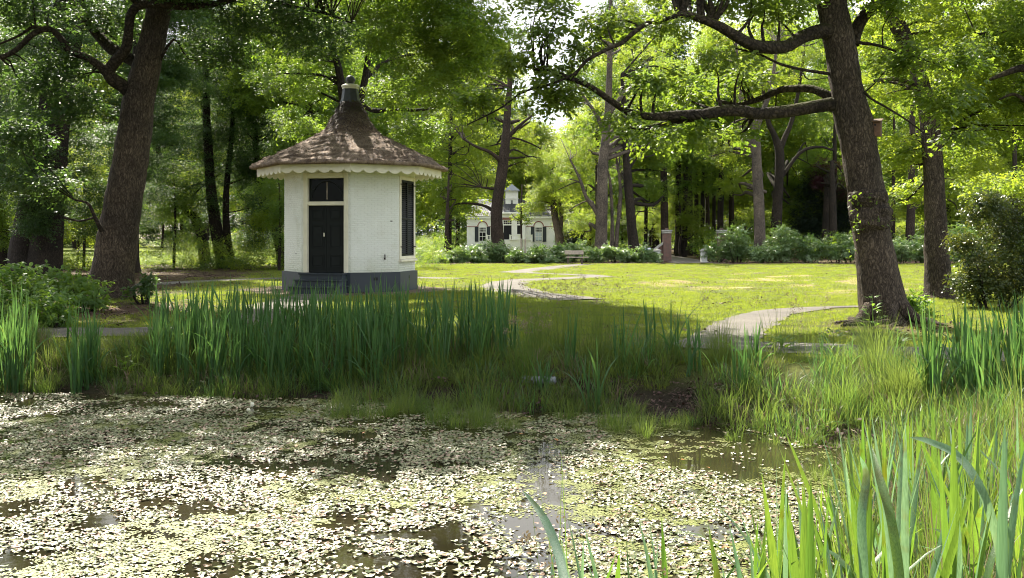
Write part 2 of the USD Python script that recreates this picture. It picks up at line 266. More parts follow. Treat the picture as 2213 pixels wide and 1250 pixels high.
THATCH = M('reed_thatch', {"g": ("geometry", {}), "n": ("noise_texture", {"scale": 3.2, "detail": 6, "roughness": 0.7}), "n2": ("noise_texture", {"scale": 38, "detail": 5, "roughness": 0.7}),
    "s": ("separate_xyz", {}), "mz": ("map_range", {"clamp": True, "from_min": 5.0, "from_max": 5.75}), "r": ("rgb_ramp", {"ramp": [(0.28, (0.10, 0.066, 0.048)), (0.5, (0.28, 0.20, 0.148)), (0.72, (0.50, 0.39, 0.31))]}),
    "mo": ("mix", {"color2": (0.075, 0.068, 0.04)}), "r2": ("rgb_ramp", {"ramp": [(0.3, (0.45, 0.45, 0.45)), (0.65, (1.2, 1.2, 1.2))]}), "mu": ("mix", {"mix_type": "multiply", "fac": 1.0}),
    "b": ("bump", {"strength": 1.0, "distance": 0.05}), "p": ("principled_bsdf", {"roughness": 0.85, "specular_ior_level": 0.25})},
    [("g.position", "n.vector"), ("g.position", "n2.vector"), ("g.position", "s.vector"), ("s.z", "mz.value"), ("n.fac", "r.fac"), ("r.color", "mo.color1"), ("mz.result", "mo.fac"), ("n2.fac", "r2.fac"),
     ("mo.color", "mu.color1"), ("r2.color", "mu.color2"), ("mu.color", "p.base_color"), ("n2.fac", "b.height"), ("b.normal", "p.normal")])
STRAW = leafmat('thatch_straw', (0.07, 0.048, 0.036), (0.30, 0.23, 0.18), (0.05, 0.035, 0.02), (0.12, 0.09, 0.05), rough=0.7, tmix=0.12, islands=1.0)
GROUND = M('ground_soil', {"t": ("attribute", {"attribute": "tint"}), "g": ("geometry", {}), "n": ("noise_texture", {"scale": 1.3, "detail": 8, "roughness": 0.7}), "n2": ("noise_texture", {"scale": 26, "detail": 6, "roughness": 0.75}),
    "r": ("rgb_ramp", {"ramp": [(0.3, (0.62, 0.66, 0.62)), (0.7, (1.25, 1.2, 1.15))]}), "r2": ("rgb_ramp", {"ramp": [(0.3, (0.4, 0.4, 0.4)), (0.7, (1.4, 1.4, 1.4))]}),
    "m": ("mix", {"mix_type": "multiply", "fac": 1.0}), "m2": ("mix", {"mix_type": "multiply", "fac": 1.0}), "b": ("bump", {"strength": 0.9, "distance": 0.04}), "p": ("principled_bsdf", {"roughness": 0.95, "specular_ior_level": 0.15})},
    [("g.position", "n.vector"), ("g.position", "n2.vector"), ("n.fac", "r.fac"), ("n2.fac", "r2.fac"), ("t.color", "m.color1"), ("r.color", "m.color2"), ("m.color", "m2.color1"), ("r2.color", "m2.color2"),
     ("m2.color", "p.base_color"), ("n2.fac", "b.height"), ("b.normal", "p.normal")])
GRAVEL = M('shell_gravel', {"g": ("geometry", {}), "n": ("noise_texture", {"scale": 0.9, "detail": 6, "roughness": 0.65}), "v": ("voronoi_texture", {"scale": 38}),
    "r": ("rgb_ramp", {"ramp": [(0.3, (0.11, 0.098, 0.083)), (0.7, (0.215, 0.19, 0.158))]}), "r2": ("rgb_ramp", {"ramp": [(0.0, (1.2, 1.2, 1.2)), (0.6, (0.6, 0.6, 0.6))]}), "m": ("mix", {"mix_type": "multiply", "fac": 1.0}),
    "b": ("bump", {"strength": 0.6, "distance": 0.02}), "p": ("principled_bsdf", {"roughness": 0.9})},
    [("g.position", "n.vector"), ("g.position", "v.vector"), ("n.fac", "r.fac"), ("v.distance", "r2.fac"), ("r.color", "m.color1"), ("r2.color", "m.color2"), ("m.color", "p.base_color"), ("v.distance", "b.height"), ("b.normal", "p.normal")])
WATER = M('pond_water', {"g": ("geometry", {}), "n": ("noise_texture", {"scale": 5, "detail": 3}), "n2": ("noise_texture", {"scale": 0.8, "detail": 5}), "r": ("rgb_ramp", {"ramp": [(0.35, (0.014, 0.012, 0.006)), (0.7, (0.038, 0.032, 0.016))]}),
    "b": ("bump", {"strength": 0.06, "distance": 0.02}), "p": ("principled_bsdf", {"roughness": 0.035, "ior": 1.33, "specular_ior_level": 0.55})},
    [("g.position", "n.vector"), ("g.position", "n2.vector"), ("n2.fac", "r.fac"), ("r.color", "p.base_color"), ("n.fac", "b.height"), ("b.normal", "p.normal")])
PAD = M('pad_leaf', {"o": ("object_info", {}), "g": ("geometry", {}), "n": ("noise_texture", {"scale": 30, "detail": 3}), "r": ("rgb_ramp", {"ramp": [(0.0, (0.11, 0.14, 0.05)), (0.45, (0.17, 0.18, 0.07)), (0.75, (0.23, 0.22, 0.11)), (0.88, (0.24, 0.15, 0.09)), (1, (0.30, 0.19, 0.14))]}),
    "b": ("bump", {"strength": 0.3, "distance": 0.01}), "p": ("principled_bsdf", {"roughness": 0.40, "specular_ior_level": 0.6})},
    [("g.position", "n.vector"), ("o.random", "r.fac"), ("r.color", "p.base_color"), ("n.fac", "b.height"), ("b.normal", "p.normal")])
WEED = M('duckweed', {"g": ("geometry", {}), "n": ("noise_texture", {"scale": 20, "detail": 4}), "r": ("rgb_ramp", {"ramp": [(0.3, (0.12, 0.15, 0.03)), (0.7, (0.24, 0.25, 0.07))]}), "p": ("principled_bsdf", {"roughness": 0.4})},
    [("g.position", "n.vector"), ("n.fac", "r.fac"), ("r.color", "p.base_color")])
ORANGE = paint('dead_leaf', (0.42, 0.17, 0.03), 0.5, 0.3, 40)
PETAL = paint('lily_petal', (0.80, 0.78, 0.62), 0.5, 0.03)
OLDWOOD = paint('weathered_wood', (0.30, 0.255, 0.205), 0.8, 0.2, 12, 0.4, 40)
DARKWOOD = paint('dark_wood', (0.07, 0.05, 0.04), 0.8, 0.2, 12, 0.4, 40)
BOXWOOD = paint('red_brown_wood', (0.12, 0.06, 0.03), 0.7, 0.25, 14, 0.4, 40)
STONE = paint('capping_stone', (0.30, 0.29, 0.26), 0.8, 0.2, 6, 0.4, 40)
LIMEW = paint('limewashed_post', (0.55, 0.55, 0.52), 0.8, 0.12, 5, 0.3, 40)
PIPE = paint('zinc_pipe', (0.24, 0.26, 0.29), 0.45, 0.12, 9)
HWHITE = paint('house_render', (0.86, 0.85, 0.82), 0.7, 0.04, 2)
HTRIM = paint('house_white_trim', (0.82, 0.81, 0.77), 0.5, 0.03)
HRED = paint('red_brick_band', (0.27, 0.10, 0.085), 0.8, 0.15, 20)
HBLUE = paint('blue_black_shutter', (0.018, 0.024, 0.034), 0.4, 0.1)
HTILE = paint('grey_roof_tile', (0.07, 0.073, 0.085), 0.6, 0.22, 9)
SIGNW = paint('sign_white', (0.78, 0.80, 0.82), 0.4, 0.03)
SIGNB = paint('sign_blue', (0.07, 0.13, 0.30), 0.4, 0.05)
BRICKR = M('red_brick', {"g": ("geometry", {}), "mp": ("mapping", {}), "bt": ("brick_texture", {"color1": (0.15, 0.062, 0.042), "color2": (0.085, 0.04, 0.03), "mortar": (0.10, 0.085, 0.07), "scale": 1.0, "mortar_size": 0.012, "brick_width": 0.22, "row_height": 0.068}),
    "sx": ("separate_xyz", {}), "ad": ("math", {"math_type": "add"}), "cb": ("combine_xyz", {}), "p": ("principled_bsdf", {"roughness": 0.9})},
    [("g.position", "sx.vector"), ("sx.x", "ad.value1"), ("sx.y", "ad.value2"), ("ad.value", "cb.x"), ("sx.z", "cb.y"), ("cb.vector", "bt.vector"), ("bt.color", "p.base_color")])

# ------------------------------------------------------------------ terrain
WZ = -0.60
SHORE = np.array([(-10.5, 15.2), (-8.8, 14.75), (-7.5, 14.7), (-5.74, 14.55), (-4.0, 14.3), (-2.3, 14.0), (-1.55, 13.7), (-1.0, 13.4), (-0.4, 13.1), (0.24, 13.0), (0.9, 13.0), (1.71, 12.8), (2.73, 12.0), (3.35, 11.3),
    (3.62, 10.4), (3.35, 9.2), (2.85, 8.0), (2.25, 6.7), (1.5, 5.5), (0.3, 4.6), (-2, 4.2), (-6, 4.0), (-10, 4.5), (-13, 7), (-13.5, 12)])
pond = Polygon(catmull(np.vstack([SHORE, SHORE[:1]]), 5)[:, :2] if False else SHORE).buffer(0.35).buffer(-0.35)
pond_out = pond.exterior
prepare(pond)
from scipy.spatial import cKDTree
_sh = np.array([pond_out.interpolate(t, normalized=True).coords[0] for t in np.linspace(0, 1, 1500, endpoint=False)])
_kd = cKDTree(_sh)
def shore_dist(x, y):
    d, _ = _kd.query(np.stack([x, y], -1)); ins = contains_xy(pond, x, y)
    return np.where(ins, -d, d)
def height(x, y):
    x, y = np.asarray(x, float), np.asarray(y, float)
    s = shore_dist(x, y)
    t = np.clip((s + 0.1) / 1.9, 0, 1); z = WZ - 0.02 + (0 - WZ + 0.02) * (t * t * (3 - 2 * t)) ** 0.85
    z = np.where(s < 0, np.maximum(WZ + s * 0.7, -1.25), z)
    near = np.clip(1 - (s - 1.0) / 1.2, 0, 1) * (s > -1.5)
    z = z + near * 0.10 * (meshkit.fbm(np.stack([x * 1.6, y * 1.6, 0 * x], -1), 3, 7) - 0.5)
    return z
def graded(a, b, fine0, fine1, fs, cs):
    mid = np.arange(fine0, fine1 + 1e-6, fs); lo = [fine0]; hi = [fine1]; s = fs
    while lo[-1] > a: s = min(s * 1.25, cs); lo.append(lo[-1] - s)
    s = fs
    while hi[-1] < b: s = min(s * 1.12, cs); hi.append(hi[-1] + s)
    return np.r_[np.array(lo[1:])[::-1], mid, np.array(hi[1:])]
gx, gy = graded(-420, 420, -15, 15, 0.16, 40), graded(-120, 700, 2.0, 24, 0.16, 40)
# finer where the lawn shows: cap the step to 0.7 m until 70 m
gy = np.unique(np.r_[gy[gy < 24], np.arange(24, 75, 0.5), gy[gy > 75]]); gx = np.unique(np.r_[gx[gx < -40], np.arange(-40, -15, 0.6), np.arange(-15, 15.01, 0.16), np.arange(15.6, 45, 0.6), gx[gx > 45]])
X, Y = np.meshgrid(gx, gy)
Z = height(X.ravel(), Y.ravel()).reshape(X.shape)
def lawn_masks(x, y):
    """(lawn, wood floor, bare bank, mulch, straw), each 0..1."""
    nz = meshkit.fbm(np.stack([x * 0.35, y * 0.35, 0 * x], -1), 4, 3) - 0.5
    s = shore_dist(x, y)
    bank = np.clip(1.25 - s / 1.5 + nz * 1.2, 0, 1)
    edge = -9.0 - 0.06 * (y - 20) + nz * 3                              # left of this line the wood's floor begins
    wood = np.clip((edge - x) / 2.0, 0, 1) * (y > 17) * (y < 60)
    wood = np.maximum(wood, np.clip((y - 66 - nz * 4) / 2, 0, 1) * (x > -6) * ~((np.abs(x) < 7) & (y < 95)))
    fld = np.clip((y - 62 - nz * 3) / 4, 0, 1) * (x <= -6) * np.clip((150 - y) / 10, 0, 1)   # sunlit field beyond the left wood
    mulch = np.clip(1 - np.abs(y - 64.5 - 0.5 * np.sin(x * 0.25)) / 3.2 + nz * 0.5, 0, 1) * (x > -7) * (x < 32)
    mulch = np.clip(mulch * 2, 0, 1)
    litter = np.clip(1.6 - np.hypot((x + 9.3) / 2.6, (y - 22.5) / 2.8) + nz * 1.0, 0, 1)
    oakbare = np.clip(1.5 - np.hypot((x - 7.3) / 1.5, (y - 19.0) / 1.5) + nz * 1.5, 0, 1)
    ring = np.clip((3.5 - np.hypot(x + 5.15, y - 32) + nz * 1.2) / 0.4, 0, 1)
    st = meshkit.noise(np.stack([x * 0.8, y * 0.55 - x * .3, 0 * x + 4], -1), 11)
    straw = np.clip((st - 0.62) * 6, 0, 1) * np.clip(1 - np.hypot((x - 9.5) / 8, (y - 38) / 11), 0, 1) * 1.5
    straw = np.clip(straw, 0, .65) * (y > 25)
    return bank, np.clip(wood, 0, 1), fld, mulch, np.clip(litter, 0, 1), np.clip(oakbare, 0, 1), ring, straw
def tint_of(x, y):
    bank, wood, fld, mulch, litter, oakb, ring, straw = lawn_masks(x, y)
    nz = meshkit.fbm(np.stack([x * 0.8, y * 0.8, 0 * x], -1), 4, 21)[..., None]
    c = np.array([0.082, 0.118, 0.018]) * (1 - nz) + np.array([0.15, 0.158, 0.032]) * nz
    for m, col in ((straw, (0.40, 0.31, 0.17)), (bank, (0.045, 0.036, 0.026)), (wood, (0.085, 0.062, 0.032)), (fld, (0.16, 0.20, 0.04)), (mulch, (0.12, 0.075, 0.055)), (litter, (0.12, 0.075, 0.05)), (oakb, (0.10, 0.07, 0.045)), (ring, (0.20, 0.16, 0.12))):
        m = m[..., None]; c = c * (1 - m) + np.array(col) * m
    return c
nx, ny = len(gx), len(gy)
ii = (np.arange(ny - 1)[:, None] * nx + np.arange(nx - 1)[None]).ravel()
gf = np.concatenate([np.stack([ii, ii + 1, ii + nx + 1], 1), np.stack([ii, ii + nx + 1, ii + nx], 1)])
gpath = struct('ground', (np.stack([X.ravel(), Y.ravel(), Z.ravel()], 1), gf), GROUND, smooth=True, label='park ground with mown lawn, wood floor and pond bank', cat='ground')
pv = UsdGeom.PrimvarsAPI(UsdGeom.Mesh.Get(stage, gpath)).CreatePrimvar('tint', Sdf.ValueTypeNames.Color3fArray, 'vertex')
pv.Set(Vt.Vec3fArray.FromNumpy(tint_of(X.ravel(), Y.ravel()).astype(np.float32)))
wp = pond.buffer(0.5).simplify(0.05)
wm = trimesh.creation.triangulate_polygon(wp, engine='earcut')
struct('water', (np.column_stack([wm[0], np.full(len(wm[0]), WZ)]), np.asarray(wm[1])), WATER, label='still dark pond water between the floating leaves', cat='water')

# gravel paths: ribbons that lie on the flat lawn
PATHS = []
def ribbon(name, pts, width, z, label, mat=None):
    c = catmull(np.asarray(pts, float), 18); w = np.broadcast_to(width, len(pts)); wv = np.interp(np.linspace(0, 1, len(c)), np.linspace(0, 1, len(pts)), w)
    t = unit(np.gradient(c, axis=0)); n = np.stack([-t[:, 1], t[:, 0]], 1)
    wob = 0.36 * (meshkit.fbm(np.column_stack([c * 1.7, 0 * c[:, 0]]), 3, 5) - 0.5)
    cols = np.linspace(-1, 1, 7); v = []
    for k in cols:
        q = c + n * ((wv / 2 + wob) * k)[:, None]; v.append(np.column_stack([q, height(q[:, 0], q[:, 1]) * 0 + z + 0.02 * (1 - k * k)]))
    V = np.stack(v, 1); m, kk = V.shape[:2]; i = (np.arange(m - 1)[:, None] * kk + np.arange(kk - 1)).ravel()
    f = np.concatenate([np.stack([i, i + 1, i + kk + 1], 1), np.stack([i, i + kk + 1, i + kk], 1)])[:, ::-1]
    struct(name, (V.reshape(-1, 3), f), mat or GRAVEL, smooth=True, label=label, cat='path')
    PATHS.append(LineString(c).buffer(float(np.max(width)) / 2 * .72))
ribbon('path', [(-22, 18.5), (-14, 18.0), (-9.5, 17.9), (-7.2, 17.6), (-5.6, 18.6), (-5.2, 21.5), (-5.6, 25.5), (-5.6, 29.0)], 1.7, 0.010, 'grey gravel path from the shaded wood round to the steps of the tea house')
ribbon('path', [(2.9, 15.9), (4.2, 15.2), (6, 14.5), (9, 13.8), (14, 13)], [.5, 1.5, 1.6, 1.6, 1.6], 0.010, 'gravel path on the bank in front of the big oak')
ribbon('path', [(2.7, 14.9), (3.3, 16), (4.0, 18), (4.9, 20.3), (5.9, 22.3), (7.3, 23.6), (9, 24.2)], [1.5, 1.25, 1.1, 1.15, 1.0, .5, .15], 0.014, 'grey gravel path curving over the lawn beside the big oak')
ribbon('path', [(1.9, 26.6), (0.75, 29), (-.1, 32.3), (-.25, 35.5), (0.5, 38.6), (3.0, 41.3), (3.6, 43), (1.6, 45.4), (0.2, 47.4), (0.9, 50), (2.3, 55), (4.5, 61)], [1.6, 1.7, 1.6, 1.5, 1.5, 1.3, .9, .7, 1.6, 1.6, 1.5, 1.4], 0.010, 'pale winding gravel path across the lawn towards the bench')
ribbon('path', [(-18, 30), (-13.2, 34.5), (-11.5, 38), (-9, 40.5), (-5, 41.3), (-2, 40)], 1.3, 0.010, 'shaded narrow path behind the leaning oak and the tea house')
ribbon('path', [(11.6, 63), (11.8, 67), (12.1, 74), (13, 90), (15, 120)], 3.0, 0.014, 'sandy drive through the brick gate pillars')
ribbon('path', [(-5.5, 84), (-2, 83), (2, 83), (6, 84)], 9.0, 0.014, 'pale gravel forecourt in front of the white house', paint('pale_shell_gravel', (0.46, 0.43, 0.37), 0.9, 0.1, 3, 0.4, 40))
allpaths = PATHS[0]
for q in PATHS[1:]: allpaths = allpaths.union(q)
prepare(allpaths)

# ------------------------------------------------------------------ tea house
GZ = np.array([-5.15, 32.0, 0.0]); R8 = 2.05
gaz = thing('tea_house', 'white octagonal brick tea house with a thatched bell roof beside the pond', 'garden pavilion', GZ, 9.15)
def ffr(k, R):                                         # frame of face k: centre of its bottom edge, along, outward
    a0, a1 = math.radians(-90 + 45 * k), math.radians(-45 + 45 * k)
    p0, p1 = R * np.array([math.cos(a0), math.sin(a0)]), R * np.array([math.cos(a1), math.sin(a1)])
    c = (p0 + p1) / 2; u = (p1 - p0) / np.linalg.norm(p1 - p0); return c, u, c / np.linalg.norm(c), np.linalg.norm(p1 - p0)
def to_face(mesh, k, R=R8):
    """mesh coordinates (u, n, z) of face k -> the tea house's own."""
    c, u, n, w = ffr(k, R); m = np.eye(4); m[:2, 0] = u; m[:2, 1] = n; m[:2, 3] = c
    q = mesh.copy(); q.apply_transform(m)
    if np.linalg.det(m[:3, :3]) < 0: q.invert()
    return q
FW = ffr(0, R8)[3]; H0, H1 = 0.60, 3.82
def oct_ring(Ro, Ri, z0, z1):
    o = Polygon([(Ro * math.cos(math.radians(-90 + 45 * k)), Ro * math.sin(math.radians(-90 + 45 * k))) for k in range(8)])
    if Ri: o = o.difference(Polygon([(Ri * math.cos(math.radians(-90 + 45 * k)), Ri * math.sin(math.radians(-90 + 45 * k))) for k in range(8)]))
    m = trimesh.creation.extrude_polygon(o, z1 - z0, engine='earcut'); m.apply_translation([0, 0, z0]); return m
obj('plinth', oct_ring(R8 + 0.085, 0, -0.15, H0), PLINTH, gaz)
wall_boxes = []
OPEN = {7: (-0.60, 0.60, H0 - 0.0, 3.46), 1: (-0.66, 0.62, 0.98, 3.46)}
for k in range(8):
    h = FW / 2
    if k in OPEN:
        u0, u1, z0, z1 = OPEN[k]
        bs = [box(-h, u0, -0.24, 0, H0, H1), box(u1, h, -0.24, 0, H0, H1), box(u0, u1, -0.24, 0, z1, H1)]
        if z0 > H0: bs.append(box(u0, u1, -0.24, 0, H0, z0))
    else: bs = [box(-h, h, -0.24, 0, H0, H1)]
    wall_boxes += [to_face(b, k) for b in bs]
wall = obj('wall', cat(wall_boxes), WHITE, gaz)
rng = np.random.default_rng(5)
def bricks_of(k):
    out = []; row = 0.0635; z = H0 + 0.004; i = 0
    while z + 0.055 < H1 - 0.1:
        u = -FW / 2 - (0.11 if i % 2 else 0)
        while u < FW / 2:
            a, b = max(u + 0.005, -FW / 2 + 0.002), min(u + 0.215, FW / 2 - 0.002)
            u += 0.22
            if b - a < 0.04: continue
            if k in OPEN:
                o = OPEN[k]
                if z + 0.055 > o[2] - 0.06 and z < o[3] + 0.10:
                    if a < o[0] - 0.06 and b > o[0] - 0.06: b = o[0] - 0.06
                    elif b > o[1] + 0.06 and a < o[1] + 0.06: a = o[1] + 0.06
                    elif a >= o[0] - 0.07 and b <= o[1] + 0.07: continue
                    if b - a < 0.04: continue
            p = rng.uniform(0.008, 0.015); j = rng.normal(0, 0.0015, 2)
            q = np.array([(a, 0.0005, z + j[0]), (b, 0.0005, z + j[1]), (b, 0.0005, z + 0.056 + j[1]), (a, 0.0005, z + 0.056 + j[0]),
                          (a + .004, p, z + .008 + j[0]), (b - .004, p, z + .008 + j[1]), (b - .004, p, z + 0.049 + j[1]), (a + .004, p, z + 0.049 + j[0])])
            f = [(4, 6, 5), (4, 7, 6), (0, 5, 1), (0, 4, 5), (1, 6, 2), (1, 5, 6), (2, 7, 3), (2, 6, 7), (3, 4, 0), (3, 7, 4)]
            out.append(to_face(trimesh.Trimesh(q, f, process=False), k))
        z += row; i += 1
    return out
b0 = bricks_of(0)
for b in b0[:300]: obj('brick', b, WHITE, wall)
obj('brickwork', cat(b0[300:] + bricks_of(6) + bricks_of(7) + bricks_of(1)), WHITE, wall, kind='stuff')
# door side
def fobj(name, mesh, mat, k, parent=gaz, R=R8, **kw): return obj(name, to_face(mesh, k, R), mat, parent, **kw)
K = 7
fr = cat([chamfer(-0.72, -0.585, -0.10, 0.045, H0, 3.60, .012), chamfer(0.585, 0.72, -0.10, 0.045, H0, 3.60, .012), chamfer(-0.585, 0.585, -0.10, 0.045, 3.44, 3.60, .012), chamfer(-0.585, 0.585, -0.10, 0.03, 2.62, 2.74, .012)])
fobj('door_frame', fr, CREAM, K)
for s in (-1, 1):
    a, b = (-0.583, -0.004) if s < 0 else (0.004, 0.583)
    d = fobj('door', box(a, b, -0.12, -0.065, H0 + 0.01, 2.618), BLACK, K)
    for z0, z1 in ((0.75, 1.15), (1.32, 2.05), (2.18, 2.52)):
        rim = [box(a + .09, b - .09, -0.064, -0.045, z0, z0 + .03), box(a + .09, b - .09, -0.064, -0.045, z1 - .03, z1), box(a + .09, a + .12, -0.064, -0.0455, z0 + .03, z1 - .03), box(b - .12, b - .09, -0.064, -0.0455, z0 + .03, z1 - .03)]
        fobj('panel', cat(rim + [chamfer(a + .15, b - .15, -0.064, -0.05, z0 + .06, z1 - .06, .006)]), BLACK, K, d)
    if s < 0: fobj('handle', chamfer(b - .10, b - .055, -0.063, -0.03, 1.68, 1.80, .008), BRASS, K, d, label='pale metal door plate')
tw = fobj('transom_window', box(-0.583, 0.583, -0.115, -0.10, 2.742, 3.438), BLACK, K, label='dark fanlight window above the double door')
fobj('pane', box(-0.50, 0.50, -0.098, -0.094, 2.79, 3.40), GLASSD, K, tw)
arc = []
for t0, t1 in zip(np.linspace(0, math.pi, 21)[:-1], np.linspace(0, math.pi, 21)[1:]):
    pts = [(r * math.cos(t), 2.80 + 1.08 * r * math.sin(t)) for r, t in ((0.49, t0), (0.52, t0), (0.52, t1), (0.49, t1))]
    v = np.array([(u, n, z) for n in (-0.093, -0.075) for u, z in pts]); arc.append(trimesh.convex.convex_hull(v))
fobj('arched_bar', cat(arc), BLACK, K, tw); fobj('glazing_bar', box(-0.012, 0.012, -0.093, -0.07, 2.80, 3.33), OLDWOOD, K, tw)
# steps
for n_, (z0, z1, dep, hw) in enumerate(((0.38, 0.55, 0.38, 0.72), (0.19, 0.37, 0.68, 0.74), (-0.1, 0.18, 0.98, 0.76))):
    st = fobj('step', box(-hw + .04, hw - .04, 0.03, dep, z0 if z0 > 0 else -0.1, z1), PLINTH, K)
    fobj('nosing', chamfer(-hw, hw, 0.02, dep + .05, z1 + 0.001, z1 + 0.05, .012), PLINTH, K, st)
# shuttered side
K = 1
u0, u1, z0, z1 = OPEN[1]
fobj('window_frame', cat([chamfer(u0 - .07, u0 + .05, -0.08, 0.05, z0, z1 + .1, .01), chamfer(u1 - .05, u1 + .07, -0.08, 0.05, z0, z1 + .1, .01), chamfer(u0 + .05, u1 - .05, -0.08, 0.05, z1 - .02, z1 + .1, .01), chamfer(u0 + .05, u1 - .05, -0.08, 0.05, z0, z0 + .1, .01)]), CREAM, K)
fobj('window_sill', chamfer(u0 - .12, u1 + .12, -0.02, 0.11, z0 - .075, z0 - .002, .012), CREAM, K)
um = (u0 + u1) / 2
for s in (0, 1):
    a, b = (u0 + .052, um - .003) if s == 0 else (um + .003, u1 - .052)
    sh = fobj('shutter', cat([box(a, a + .05, -0.02, 0.035, z0 + .1, z1 - .03), box(b - .05, b, -0.02, 0.035, z0 + .1, z1 - .03), box(a + .05, b - .05, -0.02, 0.035, z0 + .1, z0 + .16), box(a + .05, b - .05, -0.02, 0.035, z1 - .09, z1 - .03), box(a + .05, b - .05, -0.02, 0.03, 2.2, 2.26)]), BLACK, K)
    for q in range(34):
        zz = z0 + .18 + q * (z1 - z0 - .30) / 34
        sl = box(a + .052, b - .052, -0.004, 0.004, -0.033, 0.033); sl.apply_transform(trimesh.transformations.rotation_matrix(math.radians(38), [1, 0, 0])); sl.apply_translation([0, 0.008, zz + .03])
        fobj('slat', sl, BLACK, K, sh)
    for zz in (1.35, 3.28): fobj('hinge', box((u0 - .05 if s == 0 else u1 - .10), (u0 + .10 if s == 0 else u1 + .12), 0.052, 0.066, zz, zz + .035), IRON, K, sh)
fobj('vent', box(-0.07, 0.07, 0.0795, 0.0835, 0.36, 0.45), VENT, 0); fobj('vent', box(-0.03, 0.05, 0.0795, 0.0835, 0.38, 0.47), VENT, 1)
fobj('wall_hook', cat([box(0.32, 0.335, 0.0, 0.05, 0.98, 1.14), box(0.30, 0.355, 0.0, 0.02, 1.0, 1.03)]), IRON, 0); fobj('wall_hook', box(0.30, 0.37, 0.0, 0.04, 1.15, 1.165), IRON, 6)
fobj('wall_anchor', box(0.51, 0.58, 0.006, 0.02, 2.14, 2.17), IRON, 0)
# eaves
RF = 2.90; ZF0, ZF1 = 3.55, 3.815
FWF = ffr(0, RF)[3]
for k in range(8):
    xs = np.linspace(-FWF / 2, FWF / 2, 121); low = ZF0 + 0.10 * np.abs(np.sin((xs + FWF / 2) / FWF * 7 * np.pi)) ** 0.8
    low = ZF0 + 0.10 - 0.10 * np.abs(np.sin((xs + FWF / 2) / FWF * 5.5 * np.pi)) ** 0.8
    m = trimesh.creation.extrude_polygon(Polygon(list(zip(xs, low)) + [(FWF / 2, ZF1), (-FWF / 2, ZF1)]), 0.03, engine='earcut')
    m.apply_transform(np.array([[1, 0, 0, 0], [0, 0, 1, -0.03], [0, 1, 0, 0], [0, 0, 0, 1.0]])); m.invert()
    fobj('fascia_board', m, CREAM, k, R=RF)
obj('soffit', oct_ring(RF - 0.03, R8 - 0.1, 3.74, 3.775), CREAM, gaz)
# thatched roof
prof = np.array([(3.13, 3.86), (2.6, 4.16), (1.93, 4.47), (1.37, 4.76), (.93, 4.98), (.74, 5.25), (.56, 5.54), (.41, 5.81), (.29, 6.0)])
pf = catmull(prof, 14); NT = 288
th = np.linspace(0, 2 * np.pi, NT, endpoint=False)
def octf(t, soft):                                      # radius factor of a regular octagon with its corners at -90 + 45 k
    a = np.mod(t + np.pi / 2, np.pi / 4) - np.pi / 8
    return (np.cos(np.pi / 8) / np.cos(a)) * soft + (1 - soft) * 0.975
rv = []
ss = np.linspace(0, 1, len(pf)); soft = np.clip(1.05 - ss * 1.7, 0, 1)
for i, (r, z) in enumerate(pf):
    rr = r * octf(th, soft[i])
    wob = 0.03 * np.sin(th * 5 + 1.3) + 0.02 * np.sin(th * 11)
    s2 = ss[i] * 15 + wob * 6 + 1.5 * meshkit.fbm(np.stack([np.cos(th) * 3.5, np.sin(th) * 3.5, np.full(NT, ss[i] * 5)], 1), 3, 6)
    saw = np.where(ss[i] < 0.62, (1 - np.mod(s2, 1.0)) * 0.05 * np.clip(1.3 - ss[i] * 1.7, 0, 1), 0)
    q = np.stack([rr * np.cos(th), rr * np.sin(th), np.full(NT, z)], 1)
    nz = meshkit.fbm(q * np.array([3, 3, 5.0]), 4, 2) - 0.5; nf = meshkit.noise(q * 22, 9) - 0.5
    off = saw * np.clip(2.2 * meshkit.noise(np.stack([np.cos(th) * 7, np.sin(th) * 7, np.full(NT, ss[i] * 12)], 1), 13) - .3, 0, 1.3) + 0.11 * nz + 0.05 * nf
    g = pf[min(i + 1, len(pf) - 1)] - pf[max(i - 1, 0)]; n2 = np.array([g[1], -g[0]]) / np.hypot(*g)
    rv.append(np.stack([(rr + off * n2[0]) * np.cos(th), (rr + off * n2[0]) * np.sin(th), z + off * n2[1]], 1))
under = [(3.12, 3.80), (2.95, 3.805), (2.0, 3.85)]
rows = [np.stack([r * octf(th, 1) * np.cos(th), r * octf(th, 1) * np.sin(th), z + 0 * th + (0.03 * (meshkit.noise(np.stack([np.cos(th) * 20, np.sin(th) * 20, 0 * th], 1), 4) - .5) if r > 3 else 0)], 1) for r, z in under[::-1]]
V = np.stack(rows + rv, 0); m = V.shape[0]; i = np.arange(m - 1)[:, None] * NT; j = np.arange(NT)[None]
a, b = i + j, i + (j + 1) % NT
roof = obj('roof', (V.reshape(-1, 3), np.concatenate([np.stack([a, b, b + NT], -1).reshape(-1, 3), np.stack([a, b + NT, a + NT], -1).reshape(-1, 3)])), THATCH, gaz, smooth=True, label='weathered brown thatch with a bell curve')
RV = np.stack(rv, 0)
ns = 14000; t_ = rng.integers(0, NT, ns); i_ = np.minimum((rng.uniform(0, 1, ns) ** 1.1 * (len(pf) - 4)).astype(int) + 2, len(pf) - 2)
p0 = RV[i_, t_]; dn = unit(RV[i_ - 1, t_] - RV[i_ + 1 - 1 + 1, t_]); outv = unit(np.stack([p0[:, 0], p0[:, 1], np.full(ns, 1.6)], 1))
sd_ = unit(np.cross(dn, outv)); d_ = unit(dn + outv * rng.uniform(0.0, 0.30, ns)[:, None] + sd_ * rng.normal(0, 0.35, ns)[:, None])
L_ = rng.uniform(0.05, 0.20, ns)[:, None]; w_ = rng.uniform(0.005, 0.013, ns)[:, None]; p0 = p0 - outv * 0.004
sv = np.stack([p0 - sd_ * w_, p0 + sd_ * w_, p0 + d_ * L_], 1).reshape(-1, 3)
